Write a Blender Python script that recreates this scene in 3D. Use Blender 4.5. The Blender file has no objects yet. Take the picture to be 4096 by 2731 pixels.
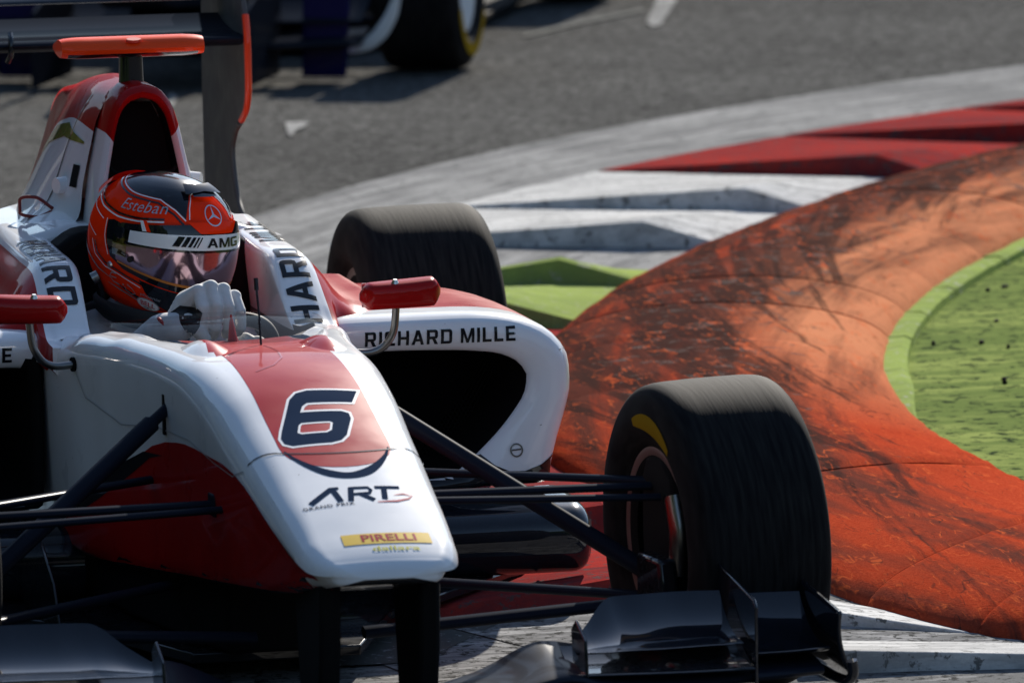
import bpy, bmesh, math, random
import numpy as np
from mathutils import Vector, Matrix
from mathutils.bvhtree import BVHTree
from mathutils.geometry import tessellate_polygon
random.seed(7)
rng = np.random.default_rng(7)
R = math.radians
sc = bpy.context.scene
col = sc.collection
# ------------------------------------------------------------------ camera
# frame: x = towards the kerb (the car's left), y = towards the car's rear, z = up, front axle at y = 0
CAM_POS = Vector((-2.646, -13.795, 2.451))
CYAW, CPITCH, CROLL = R(12.374), R(7.26), R(0.9)
cd = bpy.data.cameras.new('camera')
cam = bpy.data.objects.new('camera', cd); col.objects.link(cam)
d_ = Vector((math.sin(CYAW)*math.cos(CPITCH), math.cos(CYAW)*math.cos(CPITCH), -math.sin(CPITCH)))
r_ = Vector((math.cos(CYAW), -math.sin(CYAW), 0)); u_ = r_.cross(d_)
r2 = r_*math.cos(CROLL)-u_*math.sin(CROLL); u2 = r_*math.sin(CROLL)+u_*math.cos(CROLL)
M = Matrix((r2, u2, -d_)).transposed().to_4x4(); M.translation = CAM_POS
cam.matrix_world = M
cd.sensor_width = 36; cd.lens = 275.5
cd.clip_start = .1; cd.clip_end = 3000
cd.dof.use_dof = True; cd.dof.focus_distance = 15.2; cd.dof.aperture_fstop = 8.0
sc.camera = cam
# ------------------------------------------------------------------ light
SUN_EL, SUN_AZ = R(29), R(25)          # azimuth from +y towards +x
w = bpy.data.worlds.new('World'); sc.world = w; w.use_nodes = True
nt = w.node_tree; bg = nt.nodes['Background']
sky = nt.nodes.new('ShaderNodeTexSky'); sky.sky_type = 'NISHITA'; sky.sun_disc = False
sky.sun_elevation = SUN_EL; sky.sun_rotation = SUN_AZ
sky.altitude = 160; sky.air_density = 1.0; sky.dust_density = 0.25; sky.ozone_density = 1.2
nt.links.new(sky.outputs[0], bg.inputs[0]); bg.inputs[1].default_value = 0.092
sl = bpy.data.lights.new('sun', 'SUN'); sl.energy = 4.8; sl.angle = R(.53); sl.color = (1, .93, .83)
so = bpy.data.objects.new('sun', sl); col.objects.link(so)
sd = Vector((math.sin(SUN_AZ)*math.cos(SUN_EL), math.cos(SUN_AZ)*math.cos(SUN_EL), math.sin(SUN_EL)))
so.rotation_euler = sd.to_track_quat('Z', 'Y').to_euler(); so.location = (10, 20, 20)
vs = sc.view_settings
vs.view_transform = 'Standard'; vs.look = 'None'; vs.gamma = 1; vs.use_curve_mapping = False; vs.exposure = 0.8

# ------------------------------------------------------------------ materials
MATS = {}
def mat(name, color, rough=.5, metal=0., coat=0., spec=None, bump=None, vary=None, coat_rough=.03):
    if name in MATS: return MATS[name]
    """procedural principled; bump=(scale,strength,distance), vary=(scale,amount)"""
    if spec is None: spec = .02 if coat > 0 else .4
    m = bpy.data.materials.new(name); m.use_nodes = True; t = m.node_tree
    b = t.nodes['Principled BSDF']; c = (*color, 1)
    b.inputs['Base Color'].default_value = c; b.inputs['Roughness'].default_value = rough
    b.inputs['Metallic'].default_value = metal; b.inputs['Coat Weight'].default_value = coat
    b.inputs['Coat Roughness'].default_value = coat_rough
    b.inputs['Specular IOR Level'].default_value = spec
    tc = t.nodes.new('ShaderNodeTexCoord')
    if vary:
        n = t.nodes.new('ShaderNodeTexNoise'); n.inputs['Scale'].default_value = vary[0]; n.inputs['Detail'].default_value = 6
        t.links.new(tc.outputs['Object'], n.inputs['Vector'])
        mx = t.nodes.new('ShaderNodeMix'); mx.data_type = 'RGBA'; mx.blend_type = 'MULTIPLY'
        mr = t.nodes.new('ShaderNodeMapRange'); mr.inputs[1].default_value = .3; mr.inputs[2].default_value = .7
        mr.inputs[3].default_value = 1-vary[1]; mr.inputs[4].default_value = 1.0
        t.links.new(n.outputs[0], mr.inputs[0]); mx.inputs[0].default_value = 1
        mx.inputs[6].default_value = c; t.links.new(mr.outputs[0], mx.inputs[7]); t.links.new(mx.outputs[2], b.inputs['Base Color'])
        mr2 = t.nodes.new('ShaderNodeMapRange'); mr2.inputs[1].default_value = .3; mr2.inputs[2].default_value = .7
        mr2.inputs[3].default_value = rough*.8; mr2.inputs[4].default_value = min(1, rough*1.3)
        t.links.new(n.outputs[0], mr2.inputs[0]); t.links.new(mr2.outputs[0], b.inputs['Roughness'])
    if bump:
        n = t.nodes.new('ShaderNodeTexNoise'); n.inputs['Scale'].default_value = bump[0]; n.inputs['Detail'].default_value = 8
        t.links.new(tc.outputs['Object'], n.inputs['Vector'])
        bp = t.nodes.new('ShaderNodeBump'); bp.inputs['Strength'].default_value = bump[1]; bp.inputs['Distance'].default_value = bump[2]
        t.links.new(n.outputs[0], bp.inputs['Height']); t.links.new(bp.outputs[0], b.inputs['Normal'])
    MATS[name] = m; return m
def nodes(m):
    t = m.node_tree; return t, t.nodes['Principled BSDF']
WHITE = mat('white_paint', (.76, .77, .79), .32, coat=.7, vary=(9, .05))
RED = mat('red_paint', (.36, .007, .007), .32, coat=.28, vary=(9, .08))
NAVY = mat('navy_print', (.016, .028, .058), .5, spec=0., coat=.12)
WPRINT = mat('white_print', (.8, .8, .8), .35, coat=.6)
REDP = mat('red_print', (.40, .016, .02), .3, coat=.6)
BLACKP = mat('black_print', (.012, .012, .015), .3, coat=.5)
YELP = mat('yellow_print', (.75, .50, .06), .35, coat=.5)
YEL2 = mat('yellow_green_print', (.62, .58, .08), .35, coat=.5)
CARBON = mat('carbon', (.014, .015, .018), .30, coat=.7, vary=(30, .3))
GLOSSB = mat('gloss_black', (.010, .012, .018), .22, coat=1, vary=(20, .3))
ARM = mat('suspension_paint', (.012, .015, .024), .4, spec=0., coat=.10, coat_rough=.3)
MATTEB = mat('matte_black', (.004, .004, .0045), .85, spec=.15)
INTER = mat('cockpit_lining', (.05, .045, .05), .7)
ORANGE = mat('orange_pod', (.95, .075, .010), .4, coat=.4)
METAL = mat('bare_metal', (.55, .54, .52), .3, metal=1)
STEEL = mat('stem_steel', (.22, .21, .20), .28, metal=1)
RIMM = mat('rim_copper', (.17, .115, .10), .4, metal=.2, spec=.1)
GREYP = mat('endplate_grey', (.075, .075, .073), .6, vary=(14, .15))
HELM = mat('helmet_orange', (1.0, .035, .004), .5, coat=.15, spec=0.)
HBLACK = mat('helmet_black', (.008, .009, .013), .2, coat=1)
HWHITE = mat('helmet_white', (.8, .8, .8), .3, coat=1)
SILVER = mat('silver_print', (.45, .45, .46), .3, metal=.7)
GLOVE = mat('glove_knit', (.68, .67, .65), .9, bump=(900, .35, .001), vary=(60, .12))
SUIT = mat('race_suit', (.55, .55, .56), .9, bump=(500, .3, .001), vary=(40, .15))
STRAPB = mat('black_strap', (.01, .01, .012), .7)
STRAPR = mat('red_strap', (.4, .02, .02), .6)
BLUE = mat('blue_paint', (.010, .009, .06), .5, spec=0., coat=.2)
GREYD = mat('dark_panel', (.012, .014, .020), .5, spec=0., coat=.10, coat_rough=.08)
BRICKW = mat('mesh_black', (.02, .02, .022), .5)
WHT2 = mat('white_wheel_disc', (.7, .7, .68), .4, coat=.3)
def specks(m, c):
    t, b = nodes(m); tc = t.nodes.new('ShaderNodeTexCoord'); n = t.nodes.new('ShaderNodeTexNoise'); n.inputs['Scale'].default_value = 95; n.inputs['Detail'].default_value = 2
    t.links.new(tc.outputs['Object'], n.inputs['Vector']); cr = t.nodes.new('ShaderNodeValToRGB'); cr.color_ramp.elements[0].position = .765; cr.color_ramp.elements[1].position = .79
    t.links.new(n.outputs[0], cr.inputs[0]); mx = t.nodes.new('ShaderNodeMix'); mx.data_type = 'RGBA'; t.links.new(cr.outputs[0], mx.inputs[0])
    src = b.inputs['Base Color'].links[0].from_socket; t.links.new(src, mx.inputs[6]); mx.inputs[7].default_value = (*c, 1); t.links.new(mx.outputs[2], b.inputs['Base Color'])
specks(WHITE, (.10, .09, .08)); specks(RED, (.12, .02, .02))
# visor: iridescent tinted mirror
VISOR = mat('visor', (.30, .19, .24), .12, metal=.85, coat=1)
# clear plastic
def clear(name, tint, k, rough=.02):
    m = bpy.data.materials.new(name); m.use_nodes = True; t = m.node_tree
    for n in list(t.nodes): t.nodes.remove(n)
    o = t.nodes.new('ShaderNodeOutputMaterial'); mx = t.nodes.new('ShaderNodeMixShader')
    tr = t.nodes.new('ShaderNodeBsdfTransparent'); tr.inputs[0].default_value = (*tint, 1)
    gl = t.nodes.new('ShaderNodeBsdfGlossy'); gl.inputs['Roughness'].default_value = rough
    fr = t.nodes.new('ShaderNodeFresnel'); fr.inputs[0].default_value = 1.45
    mr = t.nodes.new('ShaderNodeMath'); mr.operation = 'MULTIPLY_ADD'; mr.inputs[1].default_value = .16; mr.inputs[2].default_value = k
    t.links.new(fr.outputs[0], mr.inputs[0]); t.links.new(mr.outputs[0], mx.inputs[0])
    t.links.new(tr.outputs[0], mx.inputs[1]); t.links.new(gl.outputs[0], mx.inputs[2]); t.links.new(mx.outputs[0], o.inputs[0])
    return m
SCREEN = clear('clear_screen', (.86, .85, .84), .0)
TEAR = clear('tear_off', (.85, .8, .35), .10)
# tyre rubber with circumferential streaks (local x = axle)
def tyre_mat():
    m = mat('tyre_rubber', (.018, .018, .019), .75, spec=.06); t, b = nodes(m)
    tc = t.nodes.new('ShaderNodeTexCoord'); sx = t.nodes.new('ShaderNodeSeparateXYZ'); t.links.new(tc.outputs['Object'], sx.inputs[0])
    at = t.nodes.new('ShaderNodeMath'); at.operation = 'ARCTAN2'; t.links.new(sx.outputs[1], at.inputs[0]); t.links.new(sx.outputs[2], at.inputs[1])
    cx = t.nodes.new('ShaderNodeCombineXYZ'); mu = t.nodes.new('ShaderNodeMath'); mu.operation = 'MULTIPLY'; mu.inputs[1].default_value = 120
    t.links.new(sx.outputs[0], mu.inputs[0]); t.links.new(mu.outputs[0], cx.inputs[0])
    m2 = t.nodes.new('ShaderNodeMath'); m2.operation = 'MULTIPLY'; m2.inputs[1].default_value = 3.0
    t.links.new(at.outputs[0], m2.inputs[0]); t.links.new(m2.outputs[0], cx.inputs[1])
    n = t.nodes.new('ShaderNodeTexNoise'); n.inputs['Scale'].default_value = 1; n.inputs['Detail'].default_value = 4
    t.links.new(cx.outputs[0], n.inputs['Vector'])
    cr = t.nodes.new('ShaderNodeValToRGB'); cr.color_ramp.elements[0].position = .35; cr.color_ramp.elements[0].color = (.006, .006, .007, 1)
    cr.color_ramp.elements[1].position = .75; cr.color_ramp.elements[1].color = (.019, .0187, .0183, 1)
    t.links.new(n.outputs[0], cr.inputs[0]); t.links.new(cr.outputs[0], b.inputs['Base Color'])
    bp = t.nodes.new('ShaderNodeBump'); bp.inputs['Strength'].default_value = .25; bp.inputs['Distance'].default_value = .002
    t.links.new(n.outputs[0], bp.inputs['Height']); t.links.new(bp.outputs[0], b.inputs['Normal'])
    return m
TYRE = tyre_mat()

# ------------------------------------------------------------------ mesh helpers
def mesh(name, V, F, material=None, parent=None, smooth=True, mats=None, fm=None):
    me = bpy.data.meshes.new(name); me.from_pydata([tuple(map(float, v)) for v in V], [], [tuple(map(int, f)) for f in F])
    if mats:
        for m in mats: me.materials.append(m)
        if fm is not None: me.polygons.foreach_set('material_index', np.array(fm, dtype=np.int32))
    elif material: me.materials.append(material)
    if smooth: me.polygons.foreach_set('use_smooth', np.ones(len(me.polygons), dtype=bool))
    me.update()
    o = bpy.data.objects.new(name, me); col.objects.link(o)
    if parent: o.parent = parent
    return o
def fix(o, angle=None):
    bm = bmesh.new(); bm.from_mesh(o.data); bmesh.ops.remove_doubles(bm, verts=bm.verts, dist=1e-5)
    bmesh.ops.recalc_face_normals(bm, faces=bm.faces)
    if angle:
        for e in bm.edges:
            if len(e.link_faces) == 2 and e.calc_face_angle(0) > angle: e.smooth = False
    bm.to_mesh(o.data); bm.free(); return o
def empty(name, loc=(0, 0, 0), rot=(0, 0, 0)):
    o = bpy.data.objects.new(name, None); o.location = loc; o.rotation_euler = rot; col.objects.link(o); o.empty_display_size = .1; return o
def tag(o, label, cat, group=None):
    o['label'] = label; o['category'] = cat
    if group: o['group'] = group
    return o
def structure(o): o['kind'] = 'structure'; return o
def stuff(o): o['kind'] = 'stuff'; return o
def herm(T, P, q):
    """cubic hermite through samples P at params T (finite-difference tangents)"""
    T = np.asarray(T, float); P = np.asarray(P, float); n = len(T)
    d = np.diff(P, axis=0)/np.diff(T).reshape((-1,)+(1,)*(P.ndim-1))
    m = np.zeros_like(P); m[0] = d[0]; m[-1] = d[-1]
    for i in range(1, n-1):
        a, b = d[i-1], d[i]
        h0, h1 = T[i]-T[i-1], T[i+1]-T[i]
        av = (a*h1+b*h0)/(h0+h1)
        lim = 3*np.minimum(np.abs(a), np.abs(b))
        m[i] = np.where(a*b <= 0, 0, np.sign(av)*np.minimum(np.abs(av), lim))
    out = []
    for x in q:
        i = min(max(np.searchsorted(T, x)-1, 0), n-2); h = T[i+1]-T[i]; s = (x-T[i])/h
        out.append((2*s**3-3*s*s+1)*P[i]+(s**3-2*s*s+s)*h*m[i]+(-2*s**3+3*s*s)*P[i+1]+(s**3-s*s)*h*m[i+1])
    return np.array(out)
def grid(name, G, material=None, parent=None, closed_u=False, closed_v=False, caps=(False, False), mats=None, mfun=None, flip=False):
    """G: (nv, nu, 3) grid -> mesh"""
    nv, nu = G.shape[:2]; V = G.reshape(-1, 3); F = []; fm = []
    for j in range(nv if closed_v else nv-1):
        for i in range(nu if closed_u else nu-1):
            a = j*nu+i; b = j*nu+(i+1) % nu; c = ((j+1) % nv)*nu+(i+1) % nu; d = ((j+1) % nv)*nu+i
            F.append((a, d, c, b) if flip else (a, b, c, d)); fm.append(mfun(j, i, V[[a, b, c, d]].mean(0)) if mfun else 0)
    if caps[0]: F.append(tuple(range(nu))[::-1]); fm.append(mfun(0, 0, V[:nu].mean(0)) if mfun else 0)
    if caps[1]: F.append(tuple((nv-1)*nu+i for i in range(nu))); fm.append(mfun(nv-2, 0, V[-nu:].mean(0)) if mfun else 0)
    return mesh(name, V, F, material, parent, True, mats, fm if mats else None)
def loft(name, T, secs, n, **k):
    T = np.asarray(T, float); q = np.unique(np.concatenate([np.linspace(T[0], T[-1], n), T]))
    return grid(name, herm(T, np.asarray(secs, float), q), **k)
def spl(pts, n):
    pts = np.asarray(pts, float); t = np.r_[0, np.cumsum(np.linalg.norm(np.diff(pts, axis=0), axis=1))]
    return herm(t, pts, np.linspace(0, t[-1], n))
def tube(name, pts, rad, material, parent=None, segs=14, flat=None, n=None, caps=True):
    """tube along pts; rad scalar or list; flat=(wx,wz) gives an elliptical profile using world axes"""
    P = spl(pts, n) if n else np.asarray(pts, float); m = len(P)
    rad = np.interp(np.linspace(0, 1, m), np.linspace(0, 1, len(rad)), rad) if hasattr(rad, '__len__') else np.full(m, rad)
    G = np.zeros((m, segs, 3)); up = np.array([0, 0, 1.]); prev = None
    for j in range(m):
        t = P[min(j+1, m-1)]-P[max(j-1, 0)]; t = t/np.linalg.norm(t)
        if prev is None:
            a = np.cross(t, up)
            if np.linalg.norm(a) < .1: a = np.cross(t, [0, 1., 0])
        else: a = prev-t*(prev@t)
        a /= np.linalg.norm(a); prev = a; b = np.cross(t, a)
        fa, fb = flat if flat else (1, 1)
        for i in range(segs):
            th = 2*math.pi*i/segs; G[j, i] = P[j]+rad[j]*(fa*math.cos(th)*a+fb*math.sin(th)*b)
    return fix(grid(name, G, material, parent, closed_u=True, caps=(caps, caps)), R(50))
def revolve(name, prof, material, parent=None, n=72, mats=None, mfun=None):
    """profile [(axial, radius)] about local x"""
    prof = np.asarray(prof, float); G = np.zeros((n, len(prof), 3))
    for j in range(n):
        a = 2*math.pi*j/n; G[j, :, 0] = prof[:, 0]; G[j, :, 1] = prof[:, 1]*math.cos(a); G[j, :, 2] = prof[:, 1]*math.sin(a)
    return fix(grid(name, G, material, parent, closed_v=True, mats=mats, mfun=mfun), R(45))
def bevel_mod(o, wd, seg=2):
    m = o.modifiers.new('bevel', 'BEVEL'); m.width = wd; m.segments = seg; m.limit_method = 'ANGLE'; m.angle_limit = R(35); return o
def prism(name, poly, axis, a0, a1, material, parent=None, bev=.002):
    """polygon in the two other axes extruded along axis ('x','y','z')"""
    n = len(poly); V = []
    for a in (a0, a1):
        for p, q in poly:
            V.append({'x': (a, p, q), 'y': (p, a, q), 'z': (p, q, a)}[axis])
    F = [tuple(range(n)), tuple(range(n, 2*n))[::-1]]+[(i, i+n, (i+1) % n+n, (i+1) % n) for i in range(n)]
    o = fix(mesh(name, V, F, material, parent, True), R(30))
    if bev: bevel_mod(o, bev)
    return o
def box(name, c, s, material, parent=None, bev=.004):
    x, y, z = c; a, b, h = s[0]/2, s[1]/2, s[2]/2
    return prism(name, [(x-a, z-h), (x+a, z-h), (x+a, z+h), (x-a, z+h)], 'y', y-b, y+b, material, parent, bev)
# flat artwork: triangulate, cut to a fine grid, then map onto a surface
def art(loops_list, step):
    bm = bmesh.new()
    for loops in loops_list:
        L = [[Vector((x, y, 0)) for x, y in lp] for lp in loops]; flatv = [v for lp in L for v in lp]
        vs_ = [bm.verts.new(v) for v in flatv]
        for t in tessellate_polygon(L):
            try: bm.faces.new([vs_[i] for i in t])
            except ValueError: pass
    return cut(bm, step)
def cut(bm, step):
    xs = [v.co.x for v in bm.verts]; ys = [v.co.y for v in bm.verts]
    for lo, hi, ax in ((min(xs), max(xs), 0), (min(ys), max(ys), 1)):
        st = step[ax] if hasattr(step, '__len__') else step
        k = lo+st
        while k < hi:
            co = [0, 0, 0]; no = [0, 0, 0]; co[ax] = k; no[ax] = 1
            bmesh.ops.bisect_plane(bm, geom=bm.verts[:]+bm.edges[:]+bm.faces[:], plane_co=co, plane_no=no, dist=1e-7); k += st
    bmesh.ops.remove_doubles(bm, verts=bm.verts, dist=1e-7)
    return bm
def text_bm(s, size, step, offset=0., shear=0., sx=1., spacing=1.):
    cu = bpy.data.curves.new('t', 'FONT'); cu.body = s; cu.size = size; cu.offset = offset*size; cu.shear = shear; cu.space_character = spacing
    cu.align_x = 'CENTER'; cu.align_y = 'CENTER'; cu.resolution_u = 3
    o = bpy.data.objects.new('t', cu); col.objects.link(o)
    dg = bpy.context.evaluated_depsgraph_get(); me = bpy.data.meshes.new_from_object(o.evaluated_get(dg))
    bpy.data.objects.remove(o); bm = bmesh.new(); bm.from_mesh(me); bpy.data.meshes.remove(me); bpy.data.curves.remove(cu)
    for v in bm.verts: v.co.x *= sx
    return cut(bm, step)
GLY = {  # outline loops in a unit-high box: (advance, [loops of polygons with holes])
 'I': (.24, [[[(0, 0), (.24, 0), (.24, 1), (0, 1)]]]),
 'L': (.74, [[[(0, 0), (.74, 0), (.74, .20), (.24, .20), (.24, 1), (0, 1)]]]),
 'E': (.78, [[[(0, 0), (.78, 0), (.78, .19), (.24, .19), (.24, .41), (.70, .41), (.70, .59), (.24, .59), (.24, .81), (.78, .81), (.78, 1), (0, 1)]]]),
 'H': (.92, [[[(0, 0), (.24, 0), (.24, .41), (.68, .41), (.68, 0), (.92, 0), (.92, 1), (.68, 1), (.68, .60), (.24, .60), (.24, 1), (0, 1)]]]),
 'A': (1.02, [[[(0, 0), (.25, 0), (.34, .24), (.68, .24), (.77, 0), (1.02, 0), (.65, 1), (.37, 1)], [(.41, .42), (.61, .42), (.51, .74)]]]),
 'D': (.92, [[[(0, 0), (.74, 0), (.88, .06), (.92, .18), (.92, .82), (.88, .94), (.74, 1), (0, 1)], [(.24, .19), (.68, .19), (.68, .81), (.24, .81)]]]),
 'C': (.86, [[[(.18, 0), (.86, 0), (.86, .20), (.26, .20), (.24, .24), (.24, .76), (.26, .80), (.86, .80), (.86, 1), (.18, 1), (.05, .95), (0, .82), (0, .18), (.05, .05)]]]),
 'R': (.94, [[[(0, 0), (.24, 0), (.24, .36), (.44, .36), (.66, 0), (.94, 0), (.70, .38), (.84, .42), (.90, .54), (.90, .84), (.85, .95), (.72, 1), (0, 1)], [(.24, .54), (.66, .54), (.66, .82), (.24, .82)]]]),
 'M': (1.12, [[[(0, 0), (.22, 0), (.22, .62), (.46, 0), (.66, 0), (.90, .62), (.90, 0), (1.12, 0), (1.12, 1), (.84, 1), (.56, .28), (.28, 1), (0, 1)]]]),
 'G': (.94, [[[(.18, 0), (.94, 0), (.94, .55), (.50, .55), (.50, .38), (.72, .38), (.72, .20), (.26, .20), (.24, .24), (.24, .76), (.26, .80), (.92, .80), (.92, 1), (.18, 1), (.05, .95), (0, .82), (0, .18), (.05, .05)]]]),
 ' ': (.42, [])}
def glyphs(txt, hgt, step, sx=1., gap=.16, shear=0.):
    x = 0; L = []
    for ch in txt:
        w_, polys = GLY[ch]
        for poly in polys: L.append([[((x+px+shear*py)*hgt*sx, (py-.5)*hgt) for px, py in lp] for lp in poly])
        x += w_+gap
    tot = (x-gap)*hgt*sx
    return art([[[(px-tot/2, py) for px, py in lp] for lp in poly] for poly in L], step)
def place(name, bm, fun, material, parent):
    """map every artwork vertex with fun(u,v) -> 3D point"""
    V = []; bm.verts.index_update()
    for v in bm.verts: V.append(fun(v.co.x, v.co.y))
    keep = [p is not None for p in V]; F = [[v.index for v in f.verts] for f in bm.faces if all(keep[v.index] for v in f.verts)]
    V = [p if p is not None else (0, 0, 0) for p in V]; bm.free()
    o = mesh(name, V, F, material, parent); b2 = bmesh.new(); b2.from_mesh(o.data)
    bmesh.ops.delete(b2, geom=[v for v in b2.verts if not v.link_faces], context='VERTS'); b2.to_mesh(o.data); b2.free(); return o
def bvh_of(*objs):
    V = []; F = []
    for o in objs:
        k = len(V); V += [v.co.copy() for v in o.data.vertices]; F += [[i+k for i in p.vertices] for p in o.data.polygons]
    return BVHTree.FromPolygons(V, F)
def projector(bvh, org, U, Vv, D, off=.0012, maxd=10):
    org, U, Vv, D = map(Vector, (org, U, Vv, D)); D.normalize()
    def f(u, v):
        h = bvh.ray_cast(org+U*u+Vv*v, D, maxd)
        if h[0] is None: return None
        n = h[1]; n = -n if n.dot(D) > 0 else n
        return tuple(h[0]+n*off)
    return f
def stripe(pts, width):
    """thick polyline -> outline loop; width scalar or list"""
    P = np.asarray(pts, float); n = len(P); wd = np.interp(np.linspace(0, 1, n), np.linspace(0, 1, len(width)), width) if hasattr(width, '__len__') else np.full(n, width)
    L = []; Rr = []
    for i in range(n):
        t = P[min(i+1, n-1)]-P[max(i-1, 0)]; t = t/np.linalg.norm(t); nn = np.array([-t[1], t[0]])
        L.append(tuple(P[i]+nn*wd[i]/2)); Rr.append(tuple(P[i]-nn*wd[i]/2))
    return [L+Rr[::-1]]

# ================================================================== SETTING
GZ = -0.010
KC = np.array([10.49, 2.13])           # centre of the kerb's curve
def pol(r, a, z=0): return (KC[0]+r*math.cos(R(a)), KC[1]+r*math.sin(R(a)), z)
def noise_node(t, vec, scale, detail=6, rough=.6, dist=0):
    n = t.nodes.new('ShaderNodeTexNoise'); n.inputs['Scale'].default_value = scale; n.inputs['Detail'].default_value = detail
    n.inputs['Roughness'].default_value = rough; n.inputs['Distortion'].default_value = dist
    t.links.new(vec, n.inputs['Vector']); return n.outputs[0]
def ramp(t, fac, stops):
    c = t.nodes.new('ShaderNodeValToRGB'); e = c.color_ramp.elements
    while len(e) < len(stops): e.new(.5)
    for el, (p, cc) in zip(e, stops): el.position = p; el.color = (*cc, 1) if hasattr(cc, '__len__') else (cc, cc, cc, 1)
    t.links.new(fac, c.inputs[0]); return c.outputs[0]
def mixc(t, fac, a, b, mode='MIX'):
    m = t.nodes.new('ShaderNodeMix'); m.data_type = 'RGBA'; m.blend_type = mode
    for k, v in ((0, fac), (6, a), (7, b)):
        if hasattr(v, 'is_linked') or hasattr(v, 'links'): t.links.new(v, m.inputs[k])
        elif hasattr(v, '__len__'): m.inputs[k].default_value = (*v, 1)
        else: m.inputs[k].default_value = v
    return m.outputs[2]
def bumpn(t, b, h, strength, dist, prev=None):
    bp = t.nodes.new('ShaderNodeBump'); bp.inputs['Strength'].default_value = strength; bp.inputs['Distance'].default_value = dist
    t.links.new(h, bp.inputs['Height'])
    if prev: t.links.new(prev, bp.inputs['Normal'])
    t.links.new(bp.outputs[0], b.inputs['Normal']); return bp.outputs[0]
def mapping(t, scale=(1, 1, 1), rot=(0, 0, 0), out='Object'):
    tc = t.nodes.new('ShaderNodeTexCoord'); mp = t.nodes.new('ShaderNodeMapping'); mp.inputs['Scale'].default_value = scale; mp.inputs['Rotation'].default_value = rot
    t.links.new(tc.outputs[out], mp.inputs['Vector']); return mp.outputs[0]
def asphalt_mat():
    m = mat('asphalt', (.08, .08, .08), .85, spec=0.); t, b = nodes(m); v = mapping(t)
    fine = noise_node(t, v, 110, 3, .7); mid = noise_node(t, v, 34, 3, .6); big = noise_node(t, v, .8, 4)
    c = ramp(t, fine, [(.30, (.040, .040, .039)), (.52, (.092, .091, .087)), (.75, (.20, .197, .187))])
    c = mixc(t, 1, c, ramp(t, mid, [(.36, .62), (.50, .97), (.66, 1.5)]), 'MULTIPLY')
    c = mixc(t, 1, c, ramp(t, big, [(.35, .85), (.65, 1.08)]), 'MULTIPLY')
    t.links.new(c, b.inputs['Base Color']); p = bumpn(t, b, fine, .8, .006); bumpn(t, b, mid, .25, .01, p)
    return m
def paint_mat(name, base, under, worn=.5, streak_rot=0, sc_=1., rough=.55, dirt=(.12, .12, .12), polar=False):
    """worn paint over concrete: scuffed streaks and chips"""
    m = mat(name, base, .9, spec=0.); t, b = nodes(m)
    v = mapping(t); vs2 = mapping(t, (1.6*sc_, 9*sc_, 6*sc_), (0, 0, streak_rot))
    if polar:   # tyre smears follow the kerb's own curve
        geo = t.nodes.new('ShaderNodeNewGeometry'); off = t.nodes.new('ShaderNodeVectorMath'); off.operation = 'SUBTRACT'; off.inputs[1].default_value = (KC[0], KC[1], 0); t.links.new(geo.outputs['Position'], off.inputs[0])
        sp_ = t.nodes.new('ShaderNodeSeparateXYZ'); t.links.new(off.outputs[0], sp_.inputs[0]); ln = t.nodes.new('ShaderNodeVectorMath'); ln.operation = 'LENGTH'; t.links.new(off.outputs[0], ln.inputs[0])
        an = t.nodes.new('ShaderNodeMath'); an.operation = 'ARCTAN2'; t.links.new(sp_.outputs[1], an.inputs[0]); t.links.new(sp_.outputs[0], an.inputs[1])
        m1 = t.nodes.new('ShaderNodeMath'); m1.operation = 'MULTIPLY'; m1.inputs[1].default_value = 9; t.links.new(ln.outputs['Value'], m1.inputs[0])
        m2_ = t.nodes.new('ShaderNodeMath'); m2_.operation = 'MULTIPLY'; m2_.inputs[1].default_value = 6; t.links.new(an.outputs[0], m2_.inputs[0])
        cb = t.nodes.new('ShaderNodeCombineXYZ'); t.links.new(m1.outputs[0], cb.inputs[0]); t.links.new(m2_.outputs[0], cb.inputs[1]); vs2 = cb.outputs[0]
    chips = noise_node(t, v, 28*sc_, 10, .72, .3); stre = noise_node(t, vs2, 2.0, 8, .7, .4); big = noise_node(t, v, 1.3, 4)
    fine = noise_node(t, v, 160, 4, .7)
    a = t.nodes.new('ShaderNodeMath'); a.operation = 'ADD'; t.links.new(stre, a.inputs[0])
    s2 = t.nodes.new('ShaderNodeMath'); s2.operation = 'MULTIPLY_ADD'; s2.inputs[1].default_value = .55; s2.inputs[2].default_value = -.27; t.links.new(big, s2.inputs[0]); t.links.new(s2.outputs[0], a.inputs[1])
    dirtm = ramp(t, a.outputs[0], [(.50-.10*worn, 0.), (.66-.10*worn, 1.)])
    chipm = ramp(t, chips, [(.63-.08*worn, 0.), (.66-.08*worn, 1.)])
    c = mixc(t, 1, base, ramp(t, fine, [(.3, .86), (.7, 1.04)]), 'MULTIPLY')
    dm = t.nodes.new('ShaderNodeMath'); dm.operation = 'MULTIPLY'; dm.inputs[1].default_value = .30+.4*worn; t.links.new(dirtm, dm.inputs[0])
    c = mixc(t, dm.outputs[0], c, dirt)
    c = mixc(t, chipm, c, under)
    t.links.new(c, b.inputs['Base Color'])
    p = bumpn(t, b, fine, .35, .004); p = bumpn(t, b, chipm, -.5, .003, p)
    return m
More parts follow.
